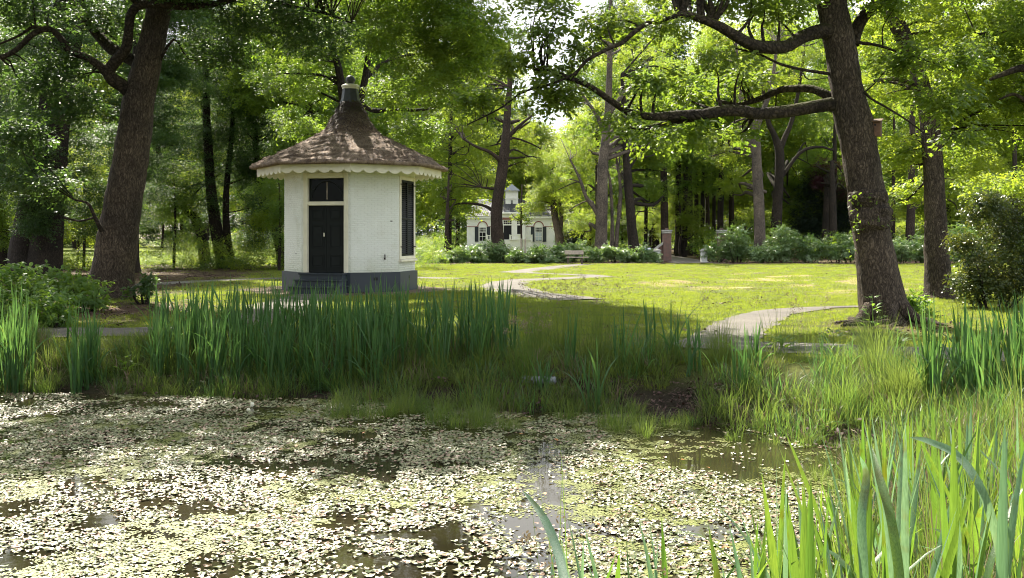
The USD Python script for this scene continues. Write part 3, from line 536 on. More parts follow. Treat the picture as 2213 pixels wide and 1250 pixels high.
obj('straw', (sv, np.arange(ns * 3).reshape(-1, 3)), STRAW, roof, kind='stuff')
ne = 2600; te = rng.uniform(0, 2 * np.pi, ne); re = 3.10 * octf(te, 1); pe = np.stack([re * np.cos(te), re * np.sin(te), rng.uniform(3.79, 3.88, ne)], 1)
oe = unit(np.stack([np.cos(te), np.sin(te), rng.normal(-0.25, 0.3, ne)], 1)); se = np.stack([-np.sin(te), np.cos(te), 0 * te], 1); Le = rng.uniform(0.02, 0.07, ne)[:, None]
obj('eave_straw', (np.stack([pe - se * .006, pe + se * .006, pe + oe * Le], 1).reshape(-1, 3), np.arange(ne * 3).reshape(-1, 3)), STRAW, roof, kind='stuff')
def lathe(pr, sides=32, off=0.0):
    return trimesh.creation.revolve(np.asarray(pr, float), sections=sides) if not off else trimesh.creation.revolve(np.asarray(pr, float), sections=sides)
def octlathe(pr):
    m = trimesh.creation.revolve(np.asarray(pr, float), sections=8); m.apply_transform(trimesh.transformations.rotation_matrix(math.radians(-90), [0, 0, 1])); return m
obj('roof_cap', octlathe([(0, 5.9), (.335, 5.9), (.325, 5.96), (.285, 6.10), (.245, 6.38), (0, 6.38)]), LEAD, gaz, label='dark lead sleeve on the roof tip')
obj('cap_ring', octlathe([(0, 6.381), (.262, 6.381), (.262, 6.43), (.285, 6.45), (.285, 6.50), (.22, 6.53), (0, 6.53)]), CREAM, gaz)
obj('finial', cat([lathe([(0, 6.52), (.09, 6.52), (.085, 6.55)] + [(.155 * math.cos(t), 6.675 + .145 * math.sin(t)) for t in np.linspace(-1.0, 1.5, 14)] + [(.012, 6.83), (.010, 6.87), (0, 6.875)], 28)]), LEAD, gaz, smooth=40, label='round grey ball finial')

# ------------------------------------------------------------------ white house behind the shrubs
HD = 95.0
hs = thing('white_house', 'white garden house with grey tiled roof, dark shutters and small roof turret', 'house', (0, HD, 0))
def hx(px): return (px - CX) / F * HD
def hz(py): return EYE - (py - HY) / F * HD
xl, xr = hx(1009), hx(1199)
ez = hz(470)
obj('wall', cat([box(xl, xr, 0, 7.0, 0, ez)]), HWHITE, hs)
obj('central_bay', box(hx(1083), hx(1136), -0.35, -0.003, 0, hz(462)), HWHITE, hs)
obj('cornice', cat([chamfer(xl - .15, hx(1083) - .01, -0.18, -0.004, ez - .12, ez + .12, .03), chamfer(hx(1136) + .01, xr + .15, -0.18, -0.004, ez - .12, ez + .12, .03), chamfer(hx(1081), hx(1138), -0.55, -.352, hz(463), hz(459), .03)]), HTRIM, hs)
obj('side_wing', box(xr + 0.02, hx(1222), 2.0, 6.5, 0, hz(485)), HWHITE, hs)
rz = 5.35
roofv = np.array([(xl - .2, -0.2, ez + .1), (xr + .2, -0.2, ez + .1), (xr + .2, 7.2, ez + .1), (xl - .2, 7.2, ez + .1), (xl + .9, 3.5, rz), (xr - .9, 3.5, rz)])
hroof = obj('roof', trimesh.convex.convex_hull(roofv), HTILE, hs)
tiles = []
nrow, ncol = 14, 44
for r in range(nrow):
    t0, t1 = r / nrow, (r + 1) / nrow
    for c in range(ncol):
        def pt(t, s, up):
            a_ = roofv[0] * (1 - t) + roofv[4] * t; b_ = roofv[1] * (1 - t) + roofv[5] * t
            q = a_ * (1 - s) + b_ * s; return q + np.array([0, -0.43, 0.9]) * up
        s0, s1 = (c + .04) / ncol, (c + .96) / ncol
        tiles.append(trimesh.convex.convex_hull(np.array([pt(t0, s0, .045), pt(t0, s1, .045), pt(t1, s1, .012), pt(t1, s0, .012), pt(t0, s0, .003), pt(t0, s1, .003), pt(t0, (s0 + s1) / 2, .075), pt(t1, (s0 + s1) / 2, .035)])))
obj('roof_tiles', cat(tiles), HTILE, hroof, kind='stuff')
tx0, tx1 = hx(1092), hx(1120)
tur = obj('turret', box(tx0, tx1, 2.4, 3.8, 4.4, 6.15), HTRIM, hs)
obj('turret_band', box(tx0 - .05, tx1 + .05, 2.35, 3.85, 5.36, 5.42), HTRIM, tur)
obj('turret_roof', trimesh.convex.convex_hull(np.array([(tx0 - .2, 2.2, 6.15), (tx1 + .2, 2.2, 6.15), (tx1 + .2, 4.0, 6.15), (tx0 - .2, 4.0, 6.15), ((tx0 + tx1) / 2, 3.1, 6.85)])), PIPE, tur)
cxm = (tx0 + tx1) / 2
obj('turret_window', cat([box(cxm + dx, cxm + dx + .075, 2.385, 2.399, z, z + .1) for dx in (-.085, .01) for z in (4.86, 4.98, 5.1)]), VENT, tur)
obj('skylight', box(hx(1094), hx(1101), -0.02, 0.3, hz(461), hz(455)), PIPE, hs)
for pc in (1043, 1164):
    x = hx(pc)
    pts = []
    for t0, t1 in zip(np.linspace(0, math.pi, 17)[:-1], np.linspace(0, math.pi, 17)[1:]):
        v = np.array([(x + r * math.cos(t), n, hz(490) + 1.05 * r * math.sin(t)) for n in (-0.035, -0.002) for r, t in ((.41, t0), (.50, t0), (.50, t1), (.41, t1))]); pts.append(trimesh.convex.convex_hull(v))
    obj('brick_arch', cat(pts), HRED, hs)
    w = obj('window', cat([box(x - .36, x + .36, -.05, -.002, hz(491) - .06, hz(491)), box(x - .36, x + .36, -.05, -.002, hz(522), hz(521)), box(x - .36, x - .29, -.05, -.002, hz(521), hz(491) - .06), box(x + .29, x + .36, -.05, -.002, hz(521), hz(491) - .06), box(x - .29, x + .29, -.05, -.002, hz(502) - .03, hz(502) + .03)]), HTRIM, hs)
    obj('pane', box(x - .29, x + .29, -.012, -.006, hz(521), hz(491) - .06), VENT, w)
    if pc > 1100: obj('curtain', box(x - .27, x + .27, -.02, -.014, hz(520), hz(503)), paint('pale_blind', (0.55, 0.60, 0.66)), w)
    obj('glazing_bar', cat([box(x + q * .58 - .012, x + q * .58 + .012, -.045, -.022, hz(502) + .03, hz(491) - .06) for q in (-.3, -.1, .1, .3)] + [box(x - .29, x + .29, -.044, -.021, hz(497), hz(496.4))] + [box(x - .015, x + .015, -.043, -.022, hz(521), hz(502) - .03), box(x - .29, x + .29, -.042, -.0215, hz(512), hz(511))]), HTRIM, w)
    for s in (-1, 1): obj('shutter', chamfer(x + s * .56 - .17, x + s * .56 + .17, -.06, -.003, hz(523), hz(490.5), .01), HBLUE, hs)
for a_, b_ in ((1009.5, 1031.5), (1055, 1082), (1137, 1152.5), (1176, 1198.5)):
    obj('brick_band', box(hx(a_), hx(b_), -.03, -.002, hz(490.7), hz(489.3)), HRED, hs)
obj('brick_band', box(hx(1084), hx(1135), -.38, -.352, hz(475.5), hz(474)), HRED, hs)
for a_, b_, low in ((1088.5, 1105.5, 518), (1117.5, 1126.5, 506)):
    w = obj('bay_window' if low == 506 else 'house_door', box(hx(a_), hx(b_), -.36, -.353, hz(low), hz(487.5)), VENT, hs)
    obj('frame', cat([box(hx(a_) - .06, hx(a_), -.40, -.352, hz(low), hz(476)), box(hx(b_), hx(b_) + .06, -.40, -.352, hz(low), hz(476)), box(hx(a_), hx(b_), -.40, -.352, hz(487.5), hz(485))]), HTRIM, w)
    obj('transom', box(hx(a_), hx(b_), -.36, -.353, hz(485), hz(477)), VENT, w)
    obj('glazing_bar', cat([box(hx(a_) + q * (hx(b_) - hx(a_)) - .012, hx(a_) + q * (hx(b_) - hx(a_)) + .012, -.39, -.362, hz(485), hz(477)) for q in (.25, .5, .75)] + [box(hx(a_), hx(b_), -.389, -.3615, hz(481.3), hz(480.7))]), HTRIM, w)
    obj('lintel', box(hx(a_) - .1, hx(b_) + .1, -.39, -.352, hz(473.6), hz(470.8)), HRED, w)
def rail(x0, x1, y, zt=hz(508.5), zb=hz(519)):
    bs = [box(x0, x1, y - .04, y + .04, zt - .07, zt), box(x0, x1, y - .03, y + .03, zb, zb + .06)]
    n = max(2, int((x1 - x0) / .14))
    for q in range(n): bs.append(box(x0 + (q + .5) * (x1 - x0) / n - .025, x0 + (q + .5) * (x1 - x0) / n + .025, y - .02, y + .02, zb + .06, zt - .07))
    bs += [box(x0 - .05, x0 + .05, y - .05, y + .05, 0, zt + .05), box(x1 - .05, x1 + .05, y - .05, y + .05, 0, zt + .05)]
    return cat(bs)
for a_, b_ in ((1053, 1066), (1102, 1122), (1124, 1149)): obj('balustrade', rail(hx(a_), hx(b_), -1.5), HTRIM, hs)
obj('terrace', box(hx(1053), hx(1149), -1.45, -.36, 0, hz(519)), HTRIM, hs)
obj('downpipe', trimesh.creation.cylinder(.04, segment=[(hx(1134), -.42, 0), (hx(1134), -.42, hz(464))], sections=8), HTRIM, hs)

# ------------------------------------------------------------------ gate, posts, sign, bench, pipe
GD = 68.0
def gxp(px, d=GD): return (px - CX) / F * d
for px, d, lab in ((1441, GD, 'red brick gate pillar with a sloping wing wall beside the drive'), (1559.5, GD, 'red brick gate pillar half hidden by a tall rhododendron')):
    p = thing('gate_pillar', lab, 'gate pillar', (gxp(px, d), d, 0))
    obj('shaft', box(-.27, .27, -.27, .27, 0, 1.90), BRICKR, p); obj('capstone', cat([chamfer(-.31, .31, -.31, .31, 1.901, 2.03, .03), chamfer(-.35, .35, -.35, .35, 2.031, 2.14, .05)]), STONE, p)
    obj('knob', chamfer(-.10, .10, -.10, .10, 2.141, 2.26, .03), BRICKR, p)
    if px < 1500:
        sgn = -1; v = np.array([(sgn * x, y, z) for x, z in ((.29, 0), (.29, 1.15), (1.05, .55), (1.05, 0)) for y in (-.12, .12)]); obj('wing_wall', trimesh.convex.convex_hull(v), BRICKR, p)
        v = np.array([(sgn * x, y, z) for x, z in ((.29, 1.155), (.29, 1.30), (1.15, .66), (1.15, .50)) for y in (-.22, .22)]); obj('coping', trimesh.convex.convex_hull(v), STONE, p)
for px, lab in ((1420, 'white stone post at the foot of the sloping wing wall'), (1521, 'white stone post in front of the tall rhododendron beside the drive')):
    d = 65.5; p = thing('stone_post', lab, 'post', (gxp(px, d), d, 0))
    obj('shaft', chamfer(-.20, .20, -.20, .20, 0, .74, .03), LIMEW, p)
    obj('cap', trimesh.convex.convex_hull(np.array([(x, y, .741) for x in (-.24, .24) for y in (-.24, .24)] + [(x, y, .80) for x in (-.24, .24) for y in (-.24, .24)] + [(x, y, .90) for x in (-.08, .08) for y in (-.08, .08)])), STONE, p)
    if px < 1500: obj('hook', box(.06, .12, -.23, -.20, .45, .50), IRON, p)
sg = thing('park_sign', 'small white and blue sign board standing in the low shrubs', 'sign', (gxp(1400, 66), 66, 0))
obj('board', chamfer(-.19, .19, -.015, .015, .68, .95, .006), SIGNW, sg); obj('post', cat([box(-.05, -.02, .018, .045, 0, .9)]), SIGNW, sg)
obj('text_panel', cat([box(-.15, .01, -.019, -.0155, .74, .90), box(.03, .15, -.019, -.0155, .74, .82)]), SIGNB, sg)
bd = 61.0
bn = thing('park_bench', 'weathered wooden park bench at the far edge of the lawn', 'bench', ((1243 - CX) / F * bd, bd, 0), -8)
bk = chamfer(-.66, .50, -.03, .03, -.125, .125, .012); bk.apply_transform(trimesh.transformations.rotation_matrix(math.radians(-12), [1, 0, 0])); bk.apply_translation([0, .14, .72]); obj('backrest', bk, OLDWOOD, bn)
obj('seat', chamfer(-.56, .82, -.32, .06, .40, .455, .012), OLDWOOD, bn)
for x in (-.42, .42):
    obj('leg', cat([trimesh.convex.convex_hull(np.array([(x + a_, y, z) for a_ in (-.05, .05) for y, z in ((-.26, 0), (-.14, 0), (-.14, .395), (-.28, .395))])), trimesh.convex.convex_hull(np.array([(x + a_, y, z) for a_ in (-.04, .04) for y, z in ((.0, 0), (.12, 0), (.24, .82), (.17, .82), (.05, .39))]))]), DARKWOOD, bn)
pc = next(q for q in (P(1165, 822, d_) for d_ in np.arange(12.9, 15, .02)) if q[2] < float(height(q[:1], q[1:2])[0]) + .03)
pp = thing('drain_pipe', 'pale grey drain pipe lying on the far pond bank', 'pipe', pc)
ring_ = [trimesh.creation.annulus(.045, .052, .47)]
m = cat(ring_ + [trimesh.creation.annulus(.0525, .058, .02, transform=trimesh.transformations.translation_matrix([0, 0, -.23 + q * .04])) for q in range(12)])
m.apply_transform(trimesh.transformations.rotation_matrix(math.pi / 2, [0, 1, 0])); m.apply_transform(trimesh.transformations.rotation_matrix(math.radians(-10), [0, 0, 1])); obj('pipe', m, PIPE, pp)
BLOBS = []
# ------------------------------------------------------------------ trees
SP = {}
def sprays(kind, size):
    """Three leafy twig ends of a kind and size class: (radius, [meshes], leaf area)."""
    key = (kind, size)
    if key not in SP:
        r = np.random.default_rng(hash_(kind + size))
        n, R, L, W, lob, flat = {'near': (72, 0.44, 0.098, 0.060, True, 0.45), 'mid': (96, 0.62, 0.115, 0.068, False, 0.45), 'far': (110, 0.95, 0.18, 0.105, False, 0.5), 'vfar': (120, 1.5, 0.28, 0.165, False, 0.5),
            'shrub': (44, 0.28, 0.11, 0.055, False, 0.6), 'rhodo': (46, 0.34, 0.15, 0.05, False, 0.55), 'holly': (56, 0.30, 0.065, 0.038, False, 0.7), 'yew': (70, 0.8, 0.20, 0.05, False, 0.6), 'beech': (90, 0.64, 0.083, 0.052, False, 0.35)}[size]
        SP[key] = (R, [(spray(r, n, R, L, W, flat, lob, droop=0.35 if size == 'beech' else 0.1), LEAF[kind]) for _ in range(3)], n * L * W * 0.6)
    return SP[key]
def hash_(s): return sum((i + 1) * ord(c) for i, c in enumerate(s))
def blob_points(rng, c, r, n, thr=0.42, fr=0.55, hollow=0.35):
    out = []
    got = 0
    while got < n:
        u = rng.normal(size=(n * 3, 3)); u = unit(u) * (hollow + (1 - hollow) * rng.uniform(0, 1, n * 3) ** 0.6)[:, None]
        p = c + u * r
        k = meshkit.noise(p * fr + 31.7, 3) * 0.65 + meshkit.noise(p * fr * 2.3, 8) * 0.35
        p = p[k > thr]; out.append(p); got += len(p); thr -= 0.03
    return np.vstack(out)[:n]
def crown(parent, rng, blobs, kind, size, tau=2.2, thr=0.42, name='crown', tilt=0.35, minz=0.3):
    """blobs: (centre, radii). A PointInstancer of leafy twig ends that fill them unevenly."""
    R, protos, A = sprays(kind, size); pos = []; tau = tau * {'near': 1.35, 'mid': 1.4, 'far': 1.35, 'vfar': 1.5, 'beech': 1.25}.get(size, 1)
    for c, r in blobs:
        c, r = np.asarray(c, float), np.asarray(r, float); tau_ = tau
        if 70 < c[1] < 88 and c[2] > 10 and size == 'mid': tau = tau * .4
        BLOBS.append((parent, c, r, tau))
        if size == 'beech' and r[2] > .9:                 # beeches carry their leaves in flat tiers
            k = int(r[2] * 2 / .75) + 1
            for q in range(k):
                u = -1 + 2 * (q + .5) / k; w = math.sqrt(max(.15, 1 - u * u)); cc = c + [rng.normal(0, .35 * r[0]) * .6, rng.normal(0, .35 * r[1]) * .6, u * r[2]]; rr = np.array([r[0] * w * rng.uniform(.6, 1), r[1] * w * rng.uniform(.6, 1), .34])
                pos.append(blob_points(rng, cc, rr, max(6, int(tau * math.pi * r[0] * r[2] / (.5 * A) / k)), thr) - np.array([0, 0, 1.0]) * 0)
            tau = tau_; continue
        n = max(8, int(tau * math.pi * r[0] * r[2] / (0.5 * A)))
        pos.append(blob_points(rng, c, np.maximum(r - R * 0.5, 0.2), n, thr)); tau = tau_
    pos = np.vstack(pos); pos = pos[pos[:, 2] > minz]; n = len(pos)
    instancer(name, parent, protos, pos, quats(rng.uniform(0, 2 * np.pi, n), rng.uniform(0, 2 * np.pi, n), rng.normal(0, tilt, n)), rng.uniform(0.75, 1.25, n), rng.integers(0, 3, n), kind='stuff')
    global NINST; NINST += n
    return pos
NINST = 0
def pixline(pts, d):
    """[(px, py, width px[, metres deeper])] at distance d -> world points and radii."""
    w = np.array([P(p[0], p[1], d + (p[3] if len(p) > 3 else 0)) for p in pts]); r = np.array([p[2] / 2 / F * d for p in pts]); return w, r
def pixblob(b, d):
    px, py, rx, ry, rd = b[:5]; dd = d + (b[5] if len(b) > 5 else 0) + (4 if 66 < d < 82 else 0)
    return P(px, py, dd), np.array([rx / F * dd, rd, ry / F * dd])
def connect(rng, skel, targets, r0=0.05, sides=5):
    """Boughs from the skeleton (points, radii) out to target points inside the crown."""
    sp, sr = skel; out = []
    for t in targets:
        w = np.linalg.norm(sp - t, axis=1) + 1.2 * np.maximum(0, sp[:, 2] - t[2]); i = int(np.argmin(w)); a = sp[i]
        L = np.linalg.norm(t - a)
        if L < 0.3 or L > 12: continue
        m1 = a + (t - a) * 0.35 + rng.normal(0, 0.08 * L, 3) + [0, 0, 0.10 * L]; m2 = a + (t - a) * 0.7 + rng.normal(0, 0.06 * L, 3) + [0, 0, 0.06 * L]
        r = min(sr[i] * 0.55, r0 * (0.5 + L / 5)); out.append(tube([a, m1, m2, t], [r, r * 0.7, r * 0.42, r * 0.15], sides, 3))
    return out
def tree(name, label, catg, d, trunk, limbs=(), blobs=(), kind='mid', size='mid', barkm='brown', tau=2.2, thr=0.38, seed=0, group=None, hero=False, boughs=5, sides=12, base=None, rough=0.10, upright=True, crowns=()):
    rng = np.random.default_rng(1000 + seed)
    tp, tr = pixline(trunk, d)
    if upright: tp[0, 2] = min(tp[0, 2], 0.0) - 0.05
    o = thing(name, label, catg, (tp[0, 0], tp[0, 1], 0), group=group)
    tp = tp.copy()
    obj('trunk', tube(tp, tr, 30 if hero else sides, 10 if hero else 5, rough, seed), BARK[barkm], o, smooth=True, world=True)
    sk, sr = [catmull(tp, 4)], [catmull(tr[:, None], 4)[:, 0]]
    for lb in limbs:
        lp, lr = pixline(lb, d); lr = lr * (.86 if hero else 1); obj('branch', tube(lp, lr, 14 if hero else 8, 7 if hero else 4, 0.10 if hero else 0.05, seed + 3), BARK['limb' if barkm == 'oak' else barkm], o, smooth=True, world=True)
        sk.append(catmull(lp, 4)); sr.append(catmull(lr[:, None], 4)[:, 0])
    skel = (np.vstack(sk), np.concatenate(sr))
    bl = [pixblob(b, d) for b in blobs]; allpos = []
    if 66 < d < 82: tau *= .52
    if bl: allpos.append(crown(o, rng, bl, kind, size, tau, thr))
    for k2, s2, t2, bb in crowns: allpos.append(crown(o, rng, [pixblob(b, d) for b in bb], k2, s2, t2, thr))
    if boughs and allpos:
        ap = np.vstack(allpos); t = ap[rng.choice(len(ap), min(len(ap), boughs * max(1, len(bl))), replace=False)]
        bs = connect(rng, skel, t, r0=0.06 if size in ('near', 'beech') else 0.09)
        if bs: obj('boughs', merge(bs), BARK['limb' if barkm == 'oak' else barkm], o, smooth=True, world=True, kind='stuff')
    return o

# --- the two big oaks on the right
R1 = tree('oak_tree', 'big old oak with a thick leaning trunk, mossy limbs and a bird box', 'tree', 19.9,
    [(1912, 706, 165), (1915, 688, 122), (1905, 640, 98), (1897, 590, 90), (1886, 521, 78), (1880, 465, 86), (1876, 430, 84), (1867, 390, 77), (1853, 300, 78), (1841, 249, 78), (1829, 190, 70), (1820, 128, 68), (1808, 60, 66), (1797, 0, 62), (1790, -120, 52), (1785, -300, 36), (1790, -480, 18)],
    limbs=[[(1825, 225, 40), (1795, 226, 36), (1750, 233, 33), (1700, 241, 32, -.2), (1640, 246, 30, -.4), (1600, 240, 29, -.5), (1560, 240, 28, -.6), (1520, 247, 26, -.7), (1460, 250, 24, -.8), (1410, 252, 20, -.9), (1365, 245, 18, -1), (1320, 218, 16, -1.1), (1275, 187, 14, -1.2), (1225, 167, 12, -1.2), (1190, 152, 10, -1.2), (1155, 150, 7, -1.2)],
           [(1815, 220, 30, .1), (1785, 205, 24, .2), (1755, 193, 21, .4), (1720, 192, 20, .6), (1690, 194, 19, .8), (1655, 208, 17, 1.0), (1630, 218, 15, 1.1), (1590, 226, 12, 1.2), (1540, 215, 8, 1.4)],
           [(1815, 75, 44), (1775, 68, 38, -.2), (1735, 80, 34, -.4), (1700, 100, 32, -.6), (1660, 103, 31, -.8), (1625, 97, 30, -.9), (1590, 78, 27, -1), (1550, 55, 24, -1.1), (1510, 40, 20, -1.2), (1475, 32, 16, -1.3), (1430, 42, 13, -1.4), (1400, 50, 12, -1.5), (1370, 70, 12, -1.6), (1345, 92, 11, -1.6), (1310, 108, 9, -1.6), (1270, 130, 8, -1.6), (1240, 160, 6, -1.5), (1190, 182, 5, -1.4), (1130, 200, 5, -1.3), (1080, 235, 4, -1.2), (1010, 270, 3, -1)],
           [(1840, 95, 40, .1), (1852, 62, 33, .1), (1870, 32, 30), (1895, 8, 26, -.1), (1940, -20, 20, -.3), (2010, -60, 14, -.5), (2090, -150, 6, -.8)],
           [(1850, 92, 10, -.3), (1895, 98, 7, -.5), (1950, 115, 6, -.7), (2000, 130, 5, -.9), (2060, 155, 3, -1)],
           [(1500, 258, 12, -.7), (1450, 265, 14, -.6), (1420, 272, 12, -.6), (1380, 280, 8, -.5)],
           [(1868, 200, 8, -.3), (1885, 215, 6, -.5), (1920, 235, 5, -.7), (1960, 260, 4, -.9), (2000, 290, 3, -1)],
           [(1795, 160, 9), (1740, 152, 8, -.2), (1690, 140, 7, -.4), (1640, 118, 6, -.6), (1590, 105, 4, -.7)]],
    blobs=[(1300, 60, 95, 45, .9, -1), (1170, 210, 75, 38, .8, -1), (1270, 120, 40, 36, .7, -1), (1430, 60, 60, 40, .8, -1), (1480, 210, 60, 35, .7, .5), (1620, 180, 70, 40, .8, .8), (1570, 140, 70, 30, .7, -.8), (1560, 10, 110, 40, 1.2, -.6), (1760, -10, 110, 50, 1.5), (1500, 290, 65, 35, .6, -.4), (1330, 270, 70, 25, .6, -.9),
           (1960, 130, 60, 60, .8, -.8), (2040, 220, 60, 70, .8, -.9), (1910, 20, 70, 40, .8, -.3), (2080, 130, 70, 60, .8, -.6), (2090, 300, 60, 40, .6, -.8), (1150, -5, 70, 26, .9, -1), (1200, 22, 60, 26, .7, -1.1), (1165, 75, 45, 36, .6, -1.2), (1185, 165, 55, 26, .6, -1.2), (1225, 205, 50, 24, .6, -1.1), (1090, 130, 70, 40, .8, -1.3), (1020, 210, 70, 45, .8, -1), (1680, 20, 90, 40, 1, -.8), (1400, 170, 60, 40, .7, -1.3), (1420, 300, 70, 35, .6, -.7), (1600, 300, 60, 30, .6, .6), (1450, -60, 160, 70, 2), (1420, -320, 180, 110, 2.4), (1900, -140, 240, 110, 3), (1650, -230, 260, 110, 3.2), (2100, -60, 110, 70, 1.6)],
    kind='oak', size='near', barkm='oak', tau=1.7, thr=0.48, seed=1, hero=True, boughs=6, rough=0.13)
rngx = np.random.default_rng(77)
ob = np.array([7.33, 19.75, 0])
for az, L in ((205, 1.1), (262, 0.7), (318, 1.0), (15, .9)):
    a = math.radians(az); dv = np.array([math.cos(a), math.sin(a), 0]); sd = np.array([-dv[1], dv[0], 0])
    obj('root', tube([ob + dv * .35 + [0, 0, .28], ob + dv * .62 + [0, 0, .10], ob + dv * (.62 + L * .25) + sd * .1 + [0, 0, .05], ob + dv * (.6 + L * .5) - sd * .08 + [0, 0, .02], ob + dv * (.6 + L * .75) + [0, 0, -.06]], [.17, .10, .05, .035, .015], 9, 4, 0.15, 4), BARK['oak'], R1, smooth=True, world=True)
tree('oak_tree', 'second oak with a crooked brown trunk beside the holly', 'tree', 27.4,
    [(2028, 652, 100), (2030, 635, 72), (2028, 600, 58), (2024, 540, 52), (2021, 460, 46), (2018, 380, 43), (2015, 330, 41), (2010, 270, 40), (2003, 230, 40), (1990, 185, 38, .3), (1968, 120, 36, .6), (1945, 65, 36, .8), (1915, 15, 30, 1), (1890, -60, 26, 1), (1880, -220, 16, 1)],
    limbs=[[(2005, 240, 24), (1985, 190, 14, -.4), (1940, 172, 10, -.7), (1890, 175, 8, -1)], [(2020, 330, 16), (2045, 300, 14, .4), (2080, 260, 10, .8), (2140, 230, 7, 1)]],
    blobs=[(1930, 330, 70, 60, 1.6, 1), (1990, 420, 50, 40, 1.2, 1.5), (2080, 330, 100, 80, 2, 1.2), (2060, 180, 120, 90, 2.5, 1), (1960, 60, 130, 90, 3, 1.5), (2160, 80, 130, 100, 3, 1), (2180, 250, 110, 80, 2.2, .5), (2000, -120, 260, 110, 4, 1), (1860, 200, 60, 50, 1.4, 2), (2150, 400, 100, 50, 2, 3)],
    kind='bright', size='near', barkm='oak', tau=1.7, seed=2, hero=True, boughs=5, rough=0.12)
tree('oak_tree', 'oak behind the holly whose low brown limbs reach in over it', 'tree', 25.5,
    [(2330, 640, 70), (2322, 500, 60), (2310, 300, 54), (2300, 170, 48), (2320, 0, 40), (2330, -250, 20)],
    limbs=[[(2306, 230, 34), (2255, 170, 26, -.2), (2213, 148, 20, -.4), (2170, 160, 14, -.5), (2140, 172, 8, -.5)], [(2305, 300, 22), (2240, 240, 14), (2195, 205, 9), (2160, 215, 5)], [(2300, 160, 26), (2240, 90, 18, .5), (2180, 70, 12, .8), (2110, 75, 7, 1)]],
    blobs=[(2200, 60, 100, 70, 2), (2240, 200, 90, 60, 1.5, 1), (2340, 100, 160, 120, 3), (2250, -120, 220, 110, 3.5)], kind='oak', size='near', barkm='oak', tau=1.6, seed=3, hero=True, boughs=4)
bu = trimesh.creation.icosphere(4, 1.0); bv = np.array(bu.vertices); bv *= (1 + .5 * (meshkit.fbm(bv * 2.6, 4, 3) - .5))[:, None]
obj('burl', (bv * np.array([.40, .28, .36]) + P(1884, 470, 19.72), np.array(bu.faces)), BARK['oak'], R1, smooth=True, world=True)
obj('burl', (bv[:, [1, 2, 0]] * np.array([.36, .26, .22]) + P(1876, 428, 19.7), np.array(bu.faces)), BARK['oak'], R1, smooth=True, world=True)
rs = np.random.default_rng(31); sp_ = [P(1846 + rs.uniform(-8, 6), rs.uniform(420, 540), 19.5) for _ in range(16)] + [P(rs.uniform(1850, 1925), rs.uniform(430, 510), 19.38) for _ in range(9)]
n = 80; q = np.array(sp_)[rs.integers(0, len(sp_), n)] + rs.normal(0, .07, (n, 3)); obj('sprouts', leaves(q, rs.normal(0, 1, (n, 3)) + [0, -.5, .3], rs.normal(0, .4, (n, 3)) + [0, 0, 1], .08, .045, True), LEAF['oak'], R1, world=True, kind='stuff')
def edge_oak(x, y, i):
    r = np.random.default_rng(700 + i); o = thing('oak_tree', 'oak of the shaded wood beyond the edge of the view', 'tree', (x, y, 0), group='oaks of the shaded wood beyond the edge of the view')
    tp = np.array([(x, y, -.05), (x + .1, y, 1), (x + .3, y + .1, 5), (x, y, 10), (x, y, 15)]); tr = np.array([.5, .36, .3, .18, .06]); obj('trunk', tube(tp, tr, 12, 5, .1, i), BARK['oak'], o, smooth=True, world=True)
    pos = crown(o, r, [((x, y, 9), (3.6, 3.6, 3.5)), ((x, y, 14), (3, 3, 3)), ((x + 1.5, y + 1, 5.5), (2.4, 2.4, 1.6))], 'dark', 'mid', 1.6, .40)
    bs = connect(r, (catmull(tp, 4), catmull(tr[:, None], 4)[:, 0]), pos[r.choice(len(pos), 9)], .09); obj('boughs', merge(bs), BARK['limb'], o, smooth=True, world=True, kind='stuff')
for i, (x, y, lab) in enumerate(((-16.5, 19.5, 0), (-20, 27, 0), (-16, 11, 0), (-23, 15, 0), (-17, 4, 0), (-13, -4, 0), (-5, -9, 0), (-20, -3, 0), (-10.5, -12, 0), (2.5, -11, 0), (9.5, -8, 0), (-1, -16, 0))):
    edge_oak(x, y, i)
